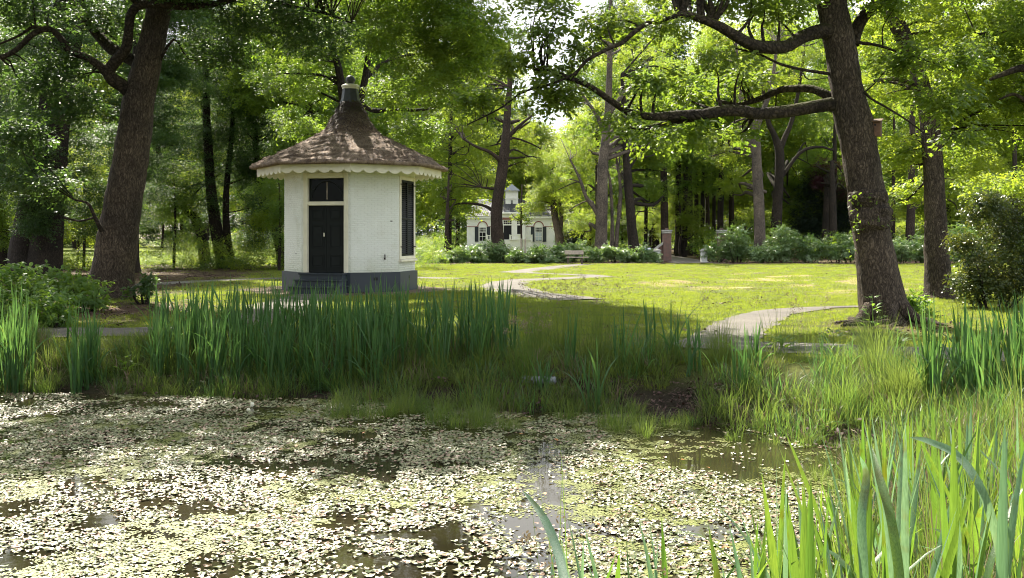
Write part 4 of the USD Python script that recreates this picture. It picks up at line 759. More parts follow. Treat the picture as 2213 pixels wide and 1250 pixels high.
# --- left hand trees
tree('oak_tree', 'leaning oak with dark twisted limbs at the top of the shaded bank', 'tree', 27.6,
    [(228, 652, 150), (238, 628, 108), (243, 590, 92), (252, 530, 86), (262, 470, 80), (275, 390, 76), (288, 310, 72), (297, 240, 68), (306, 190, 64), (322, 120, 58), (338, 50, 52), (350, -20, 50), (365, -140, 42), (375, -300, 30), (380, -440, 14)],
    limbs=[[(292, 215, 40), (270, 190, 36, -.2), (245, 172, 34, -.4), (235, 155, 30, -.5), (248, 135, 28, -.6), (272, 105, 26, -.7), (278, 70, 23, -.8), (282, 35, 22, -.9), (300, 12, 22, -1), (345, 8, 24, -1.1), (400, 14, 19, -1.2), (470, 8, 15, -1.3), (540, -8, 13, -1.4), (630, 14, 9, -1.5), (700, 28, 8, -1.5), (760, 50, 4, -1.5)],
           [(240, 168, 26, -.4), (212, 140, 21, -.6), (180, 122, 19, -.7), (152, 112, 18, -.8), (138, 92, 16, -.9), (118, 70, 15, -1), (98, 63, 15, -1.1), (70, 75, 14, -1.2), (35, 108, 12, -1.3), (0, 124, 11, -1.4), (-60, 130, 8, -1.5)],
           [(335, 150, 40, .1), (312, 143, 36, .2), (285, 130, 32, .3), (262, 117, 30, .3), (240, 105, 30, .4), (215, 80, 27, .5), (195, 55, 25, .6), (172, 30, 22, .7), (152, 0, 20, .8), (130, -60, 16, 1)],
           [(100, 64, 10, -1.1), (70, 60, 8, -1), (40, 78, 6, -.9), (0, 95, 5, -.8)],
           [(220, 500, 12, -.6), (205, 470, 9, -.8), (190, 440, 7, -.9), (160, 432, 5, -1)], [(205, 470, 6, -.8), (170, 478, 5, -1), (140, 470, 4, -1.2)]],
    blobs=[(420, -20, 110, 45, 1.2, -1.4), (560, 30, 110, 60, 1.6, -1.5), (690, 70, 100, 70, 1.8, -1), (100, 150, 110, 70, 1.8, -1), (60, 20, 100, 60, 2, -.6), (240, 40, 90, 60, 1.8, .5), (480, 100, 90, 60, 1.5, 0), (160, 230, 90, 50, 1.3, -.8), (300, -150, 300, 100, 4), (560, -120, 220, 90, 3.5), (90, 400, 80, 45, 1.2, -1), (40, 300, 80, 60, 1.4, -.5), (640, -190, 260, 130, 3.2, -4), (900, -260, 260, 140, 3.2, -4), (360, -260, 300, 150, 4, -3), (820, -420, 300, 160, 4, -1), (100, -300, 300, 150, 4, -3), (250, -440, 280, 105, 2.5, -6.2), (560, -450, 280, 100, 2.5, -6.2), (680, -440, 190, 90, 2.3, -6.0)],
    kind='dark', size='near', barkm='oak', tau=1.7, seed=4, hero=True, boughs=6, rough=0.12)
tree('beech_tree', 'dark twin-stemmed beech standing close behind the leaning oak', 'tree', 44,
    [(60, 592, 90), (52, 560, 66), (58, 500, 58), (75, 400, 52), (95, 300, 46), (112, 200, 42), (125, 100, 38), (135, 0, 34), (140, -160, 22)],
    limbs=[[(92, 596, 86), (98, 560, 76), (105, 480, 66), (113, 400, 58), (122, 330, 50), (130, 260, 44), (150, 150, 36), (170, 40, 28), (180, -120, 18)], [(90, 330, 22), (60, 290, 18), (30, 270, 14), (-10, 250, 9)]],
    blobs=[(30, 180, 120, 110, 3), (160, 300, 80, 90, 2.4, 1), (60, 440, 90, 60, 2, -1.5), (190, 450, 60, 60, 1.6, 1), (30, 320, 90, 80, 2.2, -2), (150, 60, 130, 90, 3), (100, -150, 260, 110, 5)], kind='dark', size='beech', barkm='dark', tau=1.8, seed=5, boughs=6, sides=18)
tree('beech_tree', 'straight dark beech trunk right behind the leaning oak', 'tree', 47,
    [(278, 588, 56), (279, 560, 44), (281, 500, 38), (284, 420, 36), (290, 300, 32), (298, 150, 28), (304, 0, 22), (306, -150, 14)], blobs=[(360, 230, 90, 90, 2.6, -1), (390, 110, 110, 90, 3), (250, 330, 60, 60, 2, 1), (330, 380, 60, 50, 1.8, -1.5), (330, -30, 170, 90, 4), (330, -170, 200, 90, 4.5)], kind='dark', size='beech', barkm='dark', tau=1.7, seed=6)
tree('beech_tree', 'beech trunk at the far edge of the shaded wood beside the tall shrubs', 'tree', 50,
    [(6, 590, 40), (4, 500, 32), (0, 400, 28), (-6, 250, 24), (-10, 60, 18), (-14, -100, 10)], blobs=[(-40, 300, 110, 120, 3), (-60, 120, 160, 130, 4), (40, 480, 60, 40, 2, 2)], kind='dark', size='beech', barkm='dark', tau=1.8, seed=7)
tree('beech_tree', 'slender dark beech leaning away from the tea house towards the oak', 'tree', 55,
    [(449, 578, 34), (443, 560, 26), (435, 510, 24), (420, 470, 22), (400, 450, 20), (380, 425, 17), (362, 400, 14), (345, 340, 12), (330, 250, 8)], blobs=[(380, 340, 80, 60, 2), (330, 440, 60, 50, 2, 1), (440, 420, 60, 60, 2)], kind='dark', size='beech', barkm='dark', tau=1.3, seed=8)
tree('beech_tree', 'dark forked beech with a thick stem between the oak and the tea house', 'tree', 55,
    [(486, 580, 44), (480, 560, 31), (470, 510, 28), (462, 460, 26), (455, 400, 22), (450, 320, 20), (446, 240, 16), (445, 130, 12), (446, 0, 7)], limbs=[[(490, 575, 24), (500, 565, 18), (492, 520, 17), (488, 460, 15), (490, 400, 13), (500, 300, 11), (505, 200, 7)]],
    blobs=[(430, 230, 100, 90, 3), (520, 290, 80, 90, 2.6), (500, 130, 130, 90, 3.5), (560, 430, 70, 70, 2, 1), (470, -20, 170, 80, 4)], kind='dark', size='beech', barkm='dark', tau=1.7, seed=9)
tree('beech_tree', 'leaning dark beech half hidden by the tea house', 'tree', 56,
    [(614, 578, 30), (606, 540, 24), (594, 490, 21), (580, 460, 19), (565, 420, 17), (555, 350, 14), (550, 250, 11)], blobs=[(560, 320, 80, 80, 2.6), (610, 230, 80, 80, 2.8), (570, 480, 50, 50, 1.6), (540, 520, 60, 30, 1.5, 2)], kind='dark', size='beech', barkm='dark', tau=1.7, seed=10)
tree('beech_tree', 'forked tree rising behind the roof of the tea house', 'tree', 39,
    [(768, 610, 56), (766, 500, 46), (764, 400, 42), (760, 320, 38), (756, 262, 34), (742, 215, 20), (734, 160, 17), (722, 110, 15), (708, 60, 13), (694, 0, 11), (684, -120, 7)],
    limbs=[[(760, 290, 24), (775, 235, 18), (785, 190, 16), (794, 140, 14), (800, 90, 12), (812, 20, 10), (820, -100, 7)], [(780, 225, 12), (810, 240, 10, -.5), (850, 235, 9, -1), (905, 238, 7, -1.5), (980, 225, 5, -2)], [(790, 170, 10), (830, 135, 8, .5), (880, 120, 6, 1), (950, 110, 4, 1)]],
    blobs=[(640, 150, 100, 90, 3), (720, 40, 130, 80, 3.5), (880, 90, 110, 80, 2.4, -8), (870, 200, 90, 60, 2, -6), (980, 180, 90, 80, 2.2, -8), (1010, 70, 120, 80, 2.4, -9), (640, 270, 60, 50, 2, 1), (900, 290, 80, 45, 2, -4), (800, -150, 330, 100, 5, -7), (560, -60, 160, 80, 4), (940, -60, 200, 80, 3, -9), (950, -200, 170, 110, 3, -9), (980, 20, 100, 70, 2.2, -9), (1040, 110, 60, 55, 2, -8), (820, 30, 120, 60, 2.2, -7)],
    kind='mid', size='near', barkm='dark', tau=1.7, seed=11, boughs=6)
tree('lime_tree', 'thin dark trunk showing through the leaves beside the thatched roof', 'tree', 52,
    [(690, 600, 34), (684, 500, 28), (676, 400, 26), (668, 280, 24), (660, 180, 20), (650, 60, 14), (640, -80, 8)], blobs=[(660, 330, 80, 60, 2.6), (620, 60, 140, 100, 4), (560, 180, 80, 80, 3), (720, 180, 90, 90, 3), (640, 440, 40, 60, 2)], kind='mid', size='mid', barkm='dark', tau=2.6, seed=12)
# --- trees beyond the lawn
tree('oak_tree', 'oak with a curved brown trunk standing in front of the white house', 'tree', 71,
    [(1075, 548, 36), (1076, 530, 30), (1074, 495, 27), (1073, 460, 25), (1077, 420, 24), (1084, 380, 24), (1090, 330, 22), (1094, 290, 18), (1097, 240, 15), (1102, 170, 10), (1100, 90, 6)], limbs=[[(1086, 352, 12), (1060, 330, 8, -.5), (1030, 318, 6, -1), (1000, 300, 4, -1)], [(1094, 300, 10), (1125, 270, 7), (1150, 250, 4)], [(1080, 408, 8), (1060, 408, 6), (1040, 405, 4)]],
    blobs=[(1010, 390, 60, 40, 2, -1), (1030, 300, 70, 55, 2.6), (980, 250, 80, 60, 3), (1110, 290, 60, 50, 2.4, 1), (1140, 345, 60, 42, 2, -.8), (1080, 190, 80, 55, 3), (930, 350, 60, 60, 2.4, 1), (1000, 150, 100, 60, 3.5, 2), (960, 440, 40, 40, 1.6)], kind='bright', size='mid', barkm='brown', tau=1.6, seed=13)
tree('oak_tree', 'straight grey oak trunk behind the wooden bench', 'tree', 70,
    [(1298, 555, 38), (1299, 530, 28), (1300, 490, 26), (1301, 430, 25), (1303, 360, 23), (1308, 310, 20), (1314, 240, 16), (1318, 120, 12), (1320, 0, 7)], limbs=[[(1296, 470, 11), (1280, 445, 9), (1266, 425, 8), (1256, 395, 7), (1245, 370, 5), (1232, 345, 4)], [(1310, 300, 12), (1290, 250, 9), (1262, 210, 6), (1240, 170, 4)], [(1314, 250, 11), (1350, 200, 8), (1385, 165, 5)]],
    blobs=[(1220, 400, 55, 45, 2, -1), (1250, 330, 70, 50, 2.6), (1330, 250, 90, 60, 3), (1250, 250, 60, 50, 2.6, 1), (1400, 160, 100, 80, 3.6), (1320, 110, 80, 70, 3, 2), (1260, 480, 40, 40, 1.6, 3), (1380, 330, 60, 45, 2, 1)], kind='bright', size='mid', barkm='pale', tau=1.7, seed=14)
tree('oak_tree', 'dark oak trunk widening at its foot, next along from the straight grey oak', 'tree', 71,
    [(1372, 556, 42), (1370, 535, 26), (1366, 500, 22), (1362, 450, 20), (1358, 400, 19), (1354, 340, 16), (1350, 270, 13), (1345, 160, 9)], limbs=[[(1356, 370, 9), (1375, 340, 7), (1400, 310, 4)]], blobs=[(1420, 330, 60, 55, 2.2), (1370, 280, 70, 60, 2.6, 1), (1440, 230, 80, 70, 3), (1470, 120, 100, 80, 3.6, 2), (1400, 420, 50, 40, 1.8, 3)], kind='mid', size='mid', barkm='dark', tau=1.7, seed=15)
tree('young_tree', 'slim forked young tree between the two oaks behind the bench', 'tree', 71,
    [(1330, 550, 12), (1333, 510, 9), (1338, 460, 9), (1341, 420, 8), (1338, 380, 6), (1330, 330, 4)], limbs=[[(1322, 548, 11), (1323, 500, 8), (1322, 440, 7), (1318, 390, 6), (1310, 360, 4)]], blobs=[(1335, 390, 45, 40, 1.6), (1320, 450, 35, 30, 1.4, 2)], kind='mid', size='mid', barkm='pale', tau=1.2, seed=16)
tree('ivy_tree', 'leaning ivy-grown trunk at the corner of the white house', 'tree', 86,
    [(1216, 545, 22), (1211, 520, 19), (1204, 490, 16), (1198, 460, 15), (1196, 420, 12), (1192, 370, 8)], limbs=[[(1211, 505, 9), (1213, 470, 8), (1208, 430, 5)]], blobs=[(1175, 420, 40, 35, 2), (1215, 455, 25, 20, 1.4), (1190, 360, 60, 40, 2.6), (1160, 450, 25, 20, 1.2)], kind='bright', size='mid', barkm='pale', tau=1.6, seed=17)
tree('oak_tree', 'pale forked oak trunk growing out of the tall rhododendrons', 'tree', 69,
    [(1643, 545, 30), (1642, 500, 25), (1640, 440, 24), (1637, 380, 22), (1634, 330, 22), (1630, 280, 23), (1618, 250, 15), (1606, 225, 12), (1595, 180, 10), (1590, 80, 6)], limbs=[[(1631, 285, 17), (1643, 255, 13), (1655, 225, 11), (1668, 180, 9), (1680, 90, 5)]], blobs=[(1560, 320, 60, 50, 2.4, 1), (1620, 180, 90, 60, 3), (1700, 130, 90, 70, 3), (1560, 110, 90, 70, 3.4, 2), (1620, 30, 140, 70, 4, 2), (1590, 400, 40, 50, 2, 3)], kind='bright', size='mid', barkm='pale', tau=1.6, seed=18)
tree('oak_tree', 'dark forked oak trunk behind the tallest rhododendron', 'tree', 77,
    [(1674, 548, 30), (1677, 500, 25), (1681, 430, 22), (1684, 370, 20), (1684, 325, 20), (1672, 290, 13), (1660, 262, 11), (1650, 200, 8), (1645, 100, 5)], limbs=[[(1684, 330, 14), (1697, 295, 12), (1710, 265, 10), (1725, 200, 8), (1740, 100, 5)], [(1684, 390, 9), (1730, 330, 7), (1770, 318, 6), (1800, 325, 4)]], blobs=[(1740, 260, 70, 50, 2.6), (1760, 350, 50, 45, 2), (1700, 420, 45, 50, 2, 2), (1740, 150, 100, 70, 3.6), (1720, 40, 120, 70, 4)], kind='mid', size='mid', barkm='dark', tau=1.7, seed=19)
tree('oak_tree', 'grey trunk seen in the gap between the two big oaks', 'tree', 72,
    [(1966, 548, 24), (1967, 500, 19), (1969, 440, 17), (1970, 370, 15), (1972, 280, 12), (1974, 160, 8)], limbs=[[(1969, 430, 9), (1990, 400, 7), (2010, 385, 5)]], blobs=[(1960, 330, 70, 60, 2.6), (2060, 420, 60, 60, 2.6, 2), (1940, 440, 40, 40, 1.8, 2), (1960, 180, 120, 90, 4)], kind='bright', size='mid', barkm='brown', tau=1.6, seed=20)
tree('young_tree', 'thin young tree at the end of the shrub border near the tea house', 'tree', 71,
    [(963, 548, 12), (965, 510, 9), (966, 470, 8), (968, 430, 6), (970, 380, 4)], blobs=[(965, 410, 35, 40, 1.4), (985, 460, 28, 30, 1.2)], kind='mid', size='mid', barkm='brown', tau=1.3, seed=21)
yt = tree('young_tree', 'staked sapling with a very thin stem in front of the house bay', 'tree', 64,
    [(1127, 562, 5), (1127, 520, 4), (1126, 480, 4), (1127, 440, 3.5), (1128, 400, 3)], limbs=[[(1127, 480, 2.5), (1112, 470, 2), (1105, 462, 1.5)]], blobs=[(1130, 440, 24, 38, .7), (1116, 470, 16, 12, .4), (1140, 480, 12, 14, .4)], kind='bright', size='shrub', barkm='brown', tau=0.9, seed=22, boughs=3)
for px in (1126, 1135): obj('stake', tube([P(px, 562, 63.6), P(px, 517, 63.6)], [.05, .05], 6, 1), OLDWOOD, yt, world=True)
tree('conifer_tree', 'dark narrow conifer beside the white house', 'tree', 90, [(1248, 550, 14), (1248, 500, 12), (1248, 455, 8), (1248, 425, 3)], blobs=[(1248, 515, 24, 32, 1.2), (1247, 480, 19, 30, 1), (1246, 450, 12, 24, .7)], kind='yew', size='yew', barkm='dark', tau=3.2, thr=0.3, seed=23, boughs=0)
tree('yew_tree', 'broad black-green yew behind the rhododendrons beside the big oak', 'tree', 78, [(1785, 550, 22), (1786, 480, 18), (1788, 380, 10)], blobs=[(1785, 500, 70, 45, 2.6), (1790, 440, 65, 55, 2.4), (1820, 470, 50, 50, 2), (1760, 400, 40, 40, 1.8), (1740, 480, 40, 40, 1.8)], kind='yew', size='yew', barkm='dark', tau=3.2, thr=0.3, seed=24, boughs=0)
tree('copper_beech', 'copper beech with dark purple leaves above the yew', 'tree', 76, [(1800, 550, 20), (1800, 450, 16), (1798, 350, 9)], blobs=[(1790, 370, 45, 38, 2), (1830, 410, 45, 40, 2), (1770, 400, 30, 22, 1.4)], kind='copper', size='mid', barkm='dark', tau=1.8, seed=25, boughs=3)
for i, (px, d, w) in enumerate(((1437, 82, 17), (1466, 84, 15), (1479, 84, 12), (1492, 90, 14), (1505, 95, 10), (1517, 99, 9), (1530, 104, 10), (1543, 95, 8), (1556, 88, 14), (1582, 96, 12), (1412, 92, 9), (1395, 84, 8))):
    b0_ = HY + EYE * F / d
    tree('avenue_tree', 'dark straight trunk in the row of trees lining the drive beyond the gate', 'tree', d, [(px, b0_ + 2, w * 1.5), (px, b0_ - 6, w * 1.05), (px + (i % 3 - 1), 470, w), (px + (i % 3 - 1) * 2, 400, w * .9), (px + (i % 3 - 1) * 4, 300, w * .7), (px + 2, 180, w * .35)],
         blobs=[(px, 330, 48, 60, 2.4), (px + 10, 220, 75, 80, 3.4), (px - 5, 400, 26, 30, 1.6)], kind='mid', size='far', barkm='dark' if i % 3 else 'brown', tau=1.2, seed=40 + i, group='avenue trees along the drive behind the gate', boughs=2, sides=9)
# --- the wood behind: every tree with its own trunk and crown
rw = np.random.default_rng(99)
nw = 0
for row, (d0, dj, step, kinds) in enumerate(((84, 8, 118, ('mid', 'bright', 'mid')), (106, 10, 100, ('mid', 'dark', 'bright')), (134, 14, 95, ('dark', 'mid')))):
    px = -330 + row * 37
    while px < 2560:
        d = d0 + rw.uniform(-dj, dj); x = px + rw.uniform(-25, 25); px += step * rw.uniform(0.8, 1.2)
        if row == 0 and (985 < x < 1250 or 1410 < x < 1580): continue
        if row == 1 and 1000 < x < 1215: d += 14
        left = x < 640
        if left and row == 0: d = 128 + rw.uniform(-8, 10)
        htop = EYE + (HY - rw.uniform(-60, 60)) / F * d
        if 1115 < x < 1265: htop = EYE + (HY - rw.uniform(300, 350)) / F * d
        elif 1040 < x < 1330: htop = EYE + (HY - rw.uniform(90, 150)) / F * d
        htop = min(htop, 27)
        b0_ = HY + EYE * F / d; yy = lambda z: HY - (z - EYE) / d * F; w = rw.uniform(.35, .6) / d * F; lean = rw.uniform(-12, 12); rx = rw.uniform(3.2, 4.6) / d * F
        if 1115 < x < 1265: rx *= .6
        kd = kinds[int(rw.integers(0, len(kinds)))]
        if x > 1250 and row < 2 and rw.uniform() < .6: kd = 'bright'
        lo = 4.0 if not left else 5.5
        lab, grp = (('tall tree on the far side of the sunlit field behind the shaded wood', 'trees beyond the field') if left else ('tall leafy tree in the dense wood behind the lawn', 'trees of the wood behind the lawn'))
        bl = [(x + lean * .5 + rw.uniform(-.3, .3) * rx, yy(lo + (htop - lo) * f_), rx * s_, (htop - lo) * .26 / d * F, 3.0 * s_) for f_, s_ in ((.16, .8), (.48, 1.05), (.82, .75))]
        tree('woodland_tree', lab, 'tree', d, [(x, b0_ + 1, w * 1.4), (x, b0_ - 4, w), (x + lean * .3, yy(4), w * .85), (x + lean * .6, yy(9), w * .6), (x + lean, yy(max(10, htop - 5)), w * .25)], blobs=bl, kind=kd, size='far' if d < 112 else 'vfar', barkm=('dark', 'brown')[int(rw.integers(0, 2))], tau=1.7, seed=100 + nw, group=grp, boughs=2, sides=8)
        nw += 1
for i, (px, d, ht) in enumerate(((1168, 112, 15.5), (1212, 116, 14.5), (1250, 108, 17), (1135, 109, 18.5))):
    yy = lambda z: HY - (z - EYE) / d * F; w = .45 / d * F; rx = 2.8 / d * F
    tree('woodland_tree', 'tall leafy tree in the dense wood behind the lawn', 'tree', d, [(px, yy(0), w * 1.4), (px, yy(2), w), (px + 2, yy(6), w * .7), (px, yy(ht * .9), w * .2)], blobs=[(px, yy(ht * .4), rx, ht * .22 / d * F, 2.6), (px + 3, yy(ht * .72), rx * .8, ht * .24 / d * F, 2.4)], kind='bright', size='far', barkm='brown', tau=1.5, seed=900 + i, group='trees of the wood behind the lawn', boughs=2, sides=8)
# small trees of the understorey
ru = np.random.default_rng(55); nu = 0
for i in range(90):
    left = i < 26
    if left: px, d = ru.uniform(-60, 640), ru.uniform(49, 60)
    else: px, d = ru.uniform(1215, 2300), ru.uniform(77, 112)
    if not left and 1470 < px < 1540: continue
    if left and 300 < px < 600 and ru.uniform() < .75: continue
    ht = ru.uniform(3.2, 7.5); b0_ = HY + EYE * F / d; yy = lambda z: HY - (z - EYE) / d * F; rx = ru.uniform(1.5, 2.6) / d * F
    lab, grp = (('small feathery understorey tree in the shaded wood', 'small trees of the shaded wood') if left else ('small light green understorey tree beyond the lawn', 'small trees beyond the lawn'))
    tree('understorey_tree', lab, 'tree', d, [(px, b0_, 7), (px + 3, yy(ht * .5), 5), (px - 2, yy(ht * .95), 2)], blobs=[(px, yy(ht * .72), rx, ht * .28 / d * F, 1.8), (px + rx * .4, yy(ht * .45), rx * .7, ht * .2 / d * F, 1.4)], kind=('mid', 'bright')[i % 2] if left else ('bright', 'mid', 'bright')[i % 3], size='beech' if left else 'mid', barkm='dark', tau=1.2 if left else 1.0, thr=.46, seed=300 + i, group=grp, boughs=3, sides=6)
# undergrowth below the wood and the far tree line that closes the view
rng = np.random.default_rng(12)
R_, pr_, A_ = sprays('mid', 'far')
n = 2400; ux = rng.uniform(-20, 62, n); uy = rng.uniform(72, 118, n); keep = ~((np.abs(ux - hx(1104)) < 6.5) & (uy < 106)) & (np.abs(ux - (11.6 + (uy - 63) * .05)) > 2.2) & (meshkit.noise(np.stack([ux * .3, uy * .3, 0 * ux], 1), 2) > .36)
ux, uy = ux[keep], uy[keep]; n = len(ux); uz = rng.uniform(.2, 1, n) * (0.6 + 2.6 * meshkit.noise(np.stack([ux * .25, uy * .25, 0 * ux + 9], 1), 6))
instancer('undergrowth', '/World', pr_, np.stack([ux, uy, uz], 1), quats(rng.uniform(0, 6.28, n), rng.uniform(0, 6.28, n), rng.normal(0, .4, n)), rng.uniform(.7, 1.1, n), rng.integers(0, 3, n), kind='stuff', label='leafy undergrowth between the trunks of the wood', catg='undergrowth')
R_, pr_, A_ = sprays('mid', 'beech'); n = 2600; uy = rng.uniform(50, 68, n); ux = rng.uniform(-.56, -.07, n) * uy; k_ = meshkit.noise(np.stack([ux * .35, uy * .35, 0 * ux], 1), 22); keep = (k_ > .46) & (np.hypot(ux + 5.15, uy - 32) > 5); ux, uy, k_ = ux[keep], uy[keep], k_[keep]; n = len(ux)
instancer('undergrowth', '/World', pr_ + sprays('bright', 'beech')[1], np.stack([ux, uy, rng.uniform(.1, 1, n) * (.5 + 3.2 * (k_ - .46))], 1), quats(rng.uniform(0, 6.28, n), rng.uniform(0, 6.28, n), rng.normal(0, .3, n)), rng.uniform(.7, 1.1, n), rng.integers(0, 6, n), kind='stuff', label='leafy undergrowth at the sunny edge of the shaded wood', catg='undergrowth')
R_, pr_, A_ = sprays('mid', 'vfar'); pd_ = sprays('dark', 'vfar')[1]
n = 13000; fx = rng.uniform(-125, 135, n); fz = rng.uniform(0.5, 1, n) ** .8
top = 21 + 9 * meshkit.fbm(np.stack([fx * .06, 0 * fx, 0 * fx], 1), 3, 4); gap = np.exp(-((fx - (1190 - CX) / F * 170) / 7) ** 2); top = top * (1 - .22 * gap)
fzz = rng.uniform(0.02, 1, n) * top
instancer('far_woodland', '/World', [*pr_, *pd_], np.stack([fx, 168 + rng.uniform(-7, 7, n), fzz], 1), quats(rng.uniform(0, 6.28, n), rng.uniform(0, 6.28, n), rng.normal(0, .4, n)), rng.uniform(.8, 1.5, n), rng.integers(0, 6, n), kind='stuff', label='distant wood closing the view behind all the trees', catg='wood')
print('tree sprays', NINST)

# ------------------------------------------------------------------ shrubs
def shrub(name, label, catg, d, blobs, kind, size, tau=2.6, thr=0.36, seed=0, group=None, stems=6):
    rng = np.random.default_rng(3000 + seed); bl = [pixblob(b, d) for b in blobs]
    c = np.mean([b[0] for b in bl], 0); o = thing(name, label, catg, (c[0], c[1], 0), group=group)
    pos = crown(o, rng, bl, kind, size, tau, thr, name='foliage', tilt=0.55, minz=0.06)
    st = []
    for t in pos[rng.choice(len(pos), min(stems, len(pos)), replace=False)]:
        a = np.array([c[0] + (t[0] - c[0]) * .35, c[1] + (t[1] - c[1]) * .35, -0.05]); st.append(tube([a, a + (t - a) * .5 + rng.normal(0, .06, 3), t], [.035, .026, .008], 5, 3))
    obj('stems', merge(st), BARK['dark'], o, smooth=True, world=True, kind='stuff')
    return o
border = [(905, 64, 30, 24), (945, 64, 32, 22), (985, 63.5, 30, 24), (1020, 64, 34, 26), (1052, 65, 36, 30), (1090, 65, 34, 26), (1118, 63.5, 26, 22), (1150, 64, 34, 20), (1175, 63.5, 26, 24), (1205, 65, 34, 26), (1232, 66, 30, 26), (1262, 66, 32, 30), (1292, 64.5, 34, 22), (1318, 64.5, 30, 24), (1350, 65, 34, 22), (1378, 64.5, 28, 26), (1405, 64.5, 24, 18)]
BLAB = ['first low rhododendron beside the tea house plinth in the long border', 'low rhododendron between tea house and the thin young tree', 'low rhododendron at the foot of the thin young tree', 'low rhododendron under the near corner of the white house', 'low rhododendron under the first arched window of the white house', 'low rhododendron at the foot of the curved brown oak trunk', 'low rhododendron between the curved oak trunk and the staked sapling', 'low rhododendron just past the staked sapling', 'low rhododendron below the house balustrade', 'low rhododendron below the second arched window of the house', 'low rhododendron at the foot of the ivy-grown trunk', 'low rhododendron directly behind the wooden bench', 'low rhododendron at the far end of the wooden bench', 'low rhododendron at the foot of the straight grey oak', 'low rhododendron between the two oaks behind the bench', 'low rhododendron at the foot of the dark oak with the widened foot', 'last low rhododendron of the border beside the sign board']
for i, (px, d, rx, ry) in enumerate(border):
    b0_ = HY + EYE * F / d
    shrub('rhododendron', BLAB[i], 'shrub', d, [(px, b0_ - ry * .7, rx, ry, .8), (px + rx * .4, b0_ - ry * .4, rx * .7, ry * .6, .7)], 'rhodo', 'rhodo', seed=i, group='low rhododendrons of the border between tea house and gate')
tall = [(1545, 65.5, [(1545, 545, 34, 26, .9)], 'glossy low rhododendron right beside the white post of the drive'),
        (1590, 65, [(1585, 522, 40, 36, 1.1), (1605, 550, 40, 20, .9)], 'tall pale-leaved rhododendron in front of the half hidden gate pillar'),
        (1640, 64, [(1635, 552, 36, 20, .9), (1660, 545, 30, 22, .9)], 'low rhododendron in front of the pale forked trunk'),
        (1700, 65, [(1700, 520, 46, 38, 1.2), (1685, 548, 50, 22, 1)], 'biggest rhododendron of the group, glossy in the sun, under the dark forked oak'),
        (1755, 65, [(1755, 535, 34, 30, 1), (1745, 555, 34, 14, .8)], 'rounded rhododendron at the end of the tall group near the big oak'),
        (1800, 64.5, [(1805, 545, 28, 24, .9)], 'rhododendron just showing behind the foot of the big oak'),
        (1835, 65, [(1830, 530, 30, 34, 1), (1850, 550, 24, 18, .8)], 'upright rhododendron touching the big oak trunk in view'),
        (1945, 64, [(1942, 535, 28, 30, 1), (1950, 552, 30, 18, .8)], 'pale shining rhododendron in the gap between the two oaks'),
        (1985, 64.5, [(1985, 530, 30, 32, 1), (1990, 552, 30, 18, .8)], 'rhododendron half hidden by the second oak trunk'),
        (2080, 63, [(2070, 520, 50, 40, 1.2), (2060, 550, 40, 20, 1)], 'rhododendron showing between the second oak and the holly')]
for i, (px, d, bl, lab) in enumerate(tall): shrub('rhododendron', lab, 'shrub', d, bl, 'rhodo', 'rhodo', seed=50 + i)
shrub('holly_bush', 'dense dark holly bush with yellowish leaves beside the second oak', 'shrub', 23.5, [(2150, 560, 80, 95, 1.0), (2200, 470, 90, 80, 1.1), (2120, 620, 60, 45, .8), (2240, 600, 80, 80, 1.0), (2165, 430, 50, 40, .8), (2085, 520, 40, 30, .5), (2075, 610, 36, 22, .5), (2110, 470, 36, 26, .5)], 'holly', 'holly', tau=2.1, thr=.45, seed=70, stems=9)
for i, (px, py, d, rx, ry, lab) in enumerate(((25, 620, 19.5, 75, 60, 'light green leafy shrub at the very edge behind the irises'), (95, 668, 18.6, 70, 55, 'light green leafy shrub low behind the left iris clump'), (130, 612, 23, 70, 45, 'dark leafy shrub between the beech and the leaning oak'), (185, 640, 22.5, 50, 45, 'leafy shrub right at the foot of the leaning oak'), (-40, 680, 18.5, 80, 80, 'leafy shrub beyond the outermost iris clump'))):
    shrub('leafy_shrub', lab, 'shrub', d, [(px, py, rx, ry, .9), (px + rx * .4, py + ry * .4, rx * .7, ry * .6, .7)], 'shrub', 'shrub', tau=2.4, seed=80 + i)
shrub('leafy_shrub', 'small leafy bush on the bare soil between leaning oak and irises', 'shrub', 25, [(300, 628, 26, 18, .5), (325, 612, 12, 22, .3)], 'dark', 'shrub', tau=2.2, seed=90)
shrub('leafy_shrub', 'dark low bush at the foot of the forked beech', 'shrub', 53, [(500, 570, 50, 14, 1.2), (440, 575, 30, 8, .8)], 'dark', 'beech', tau=2, seed=91)
shrub('bramble', 'small bramble growing from the back of the big oak trunk', 'shrub', 21.3, [(1960, 655, 22, 20, .35), (1985, 668, 26, 10, .4)], 'shrub', 'shrub', tau=1.8, seed=92, stems=3)

# bird box and fallen wood at the oak
bb = thing('bird_box', 'reddish wooden bird box fixed to the big oak trunk', 'bird box', P(1893, 278, 19.75), -28)
obj('body', trimesh.convex.convex_hull(np.array([(x, y, z) for x in (-.10, .10) for y, zt in ((-.10, .12), (.10, .17)) for z in (-.16, zt)])), BOXWOOD, bb)
rf = box(-.125, .125, -.15, .125, -.009, .009); rf.apply_transform(trimesh.transformations.rotation_matrix(math.atan2(.05, .2), [1, 0, 0])); rf.apply_translation([0, 0, .163]); obj('lid', rf, BOXWOOD, bb)
hole = trimesh.creation.cylinder(.02, .004, sections=20); hole.apply_transform(trimesh.transformations.rotation_matrix(math.pi / 2, [1, 0, 0])); hole.apply_translation([0, -.1015, .06]); obj('entrance_hole', hole, VENT, bb)
lg = thing('fallen_branch', 'broken dead branch lying at the foot of the big oak', 'branch', P(1860, 706, 18.6))
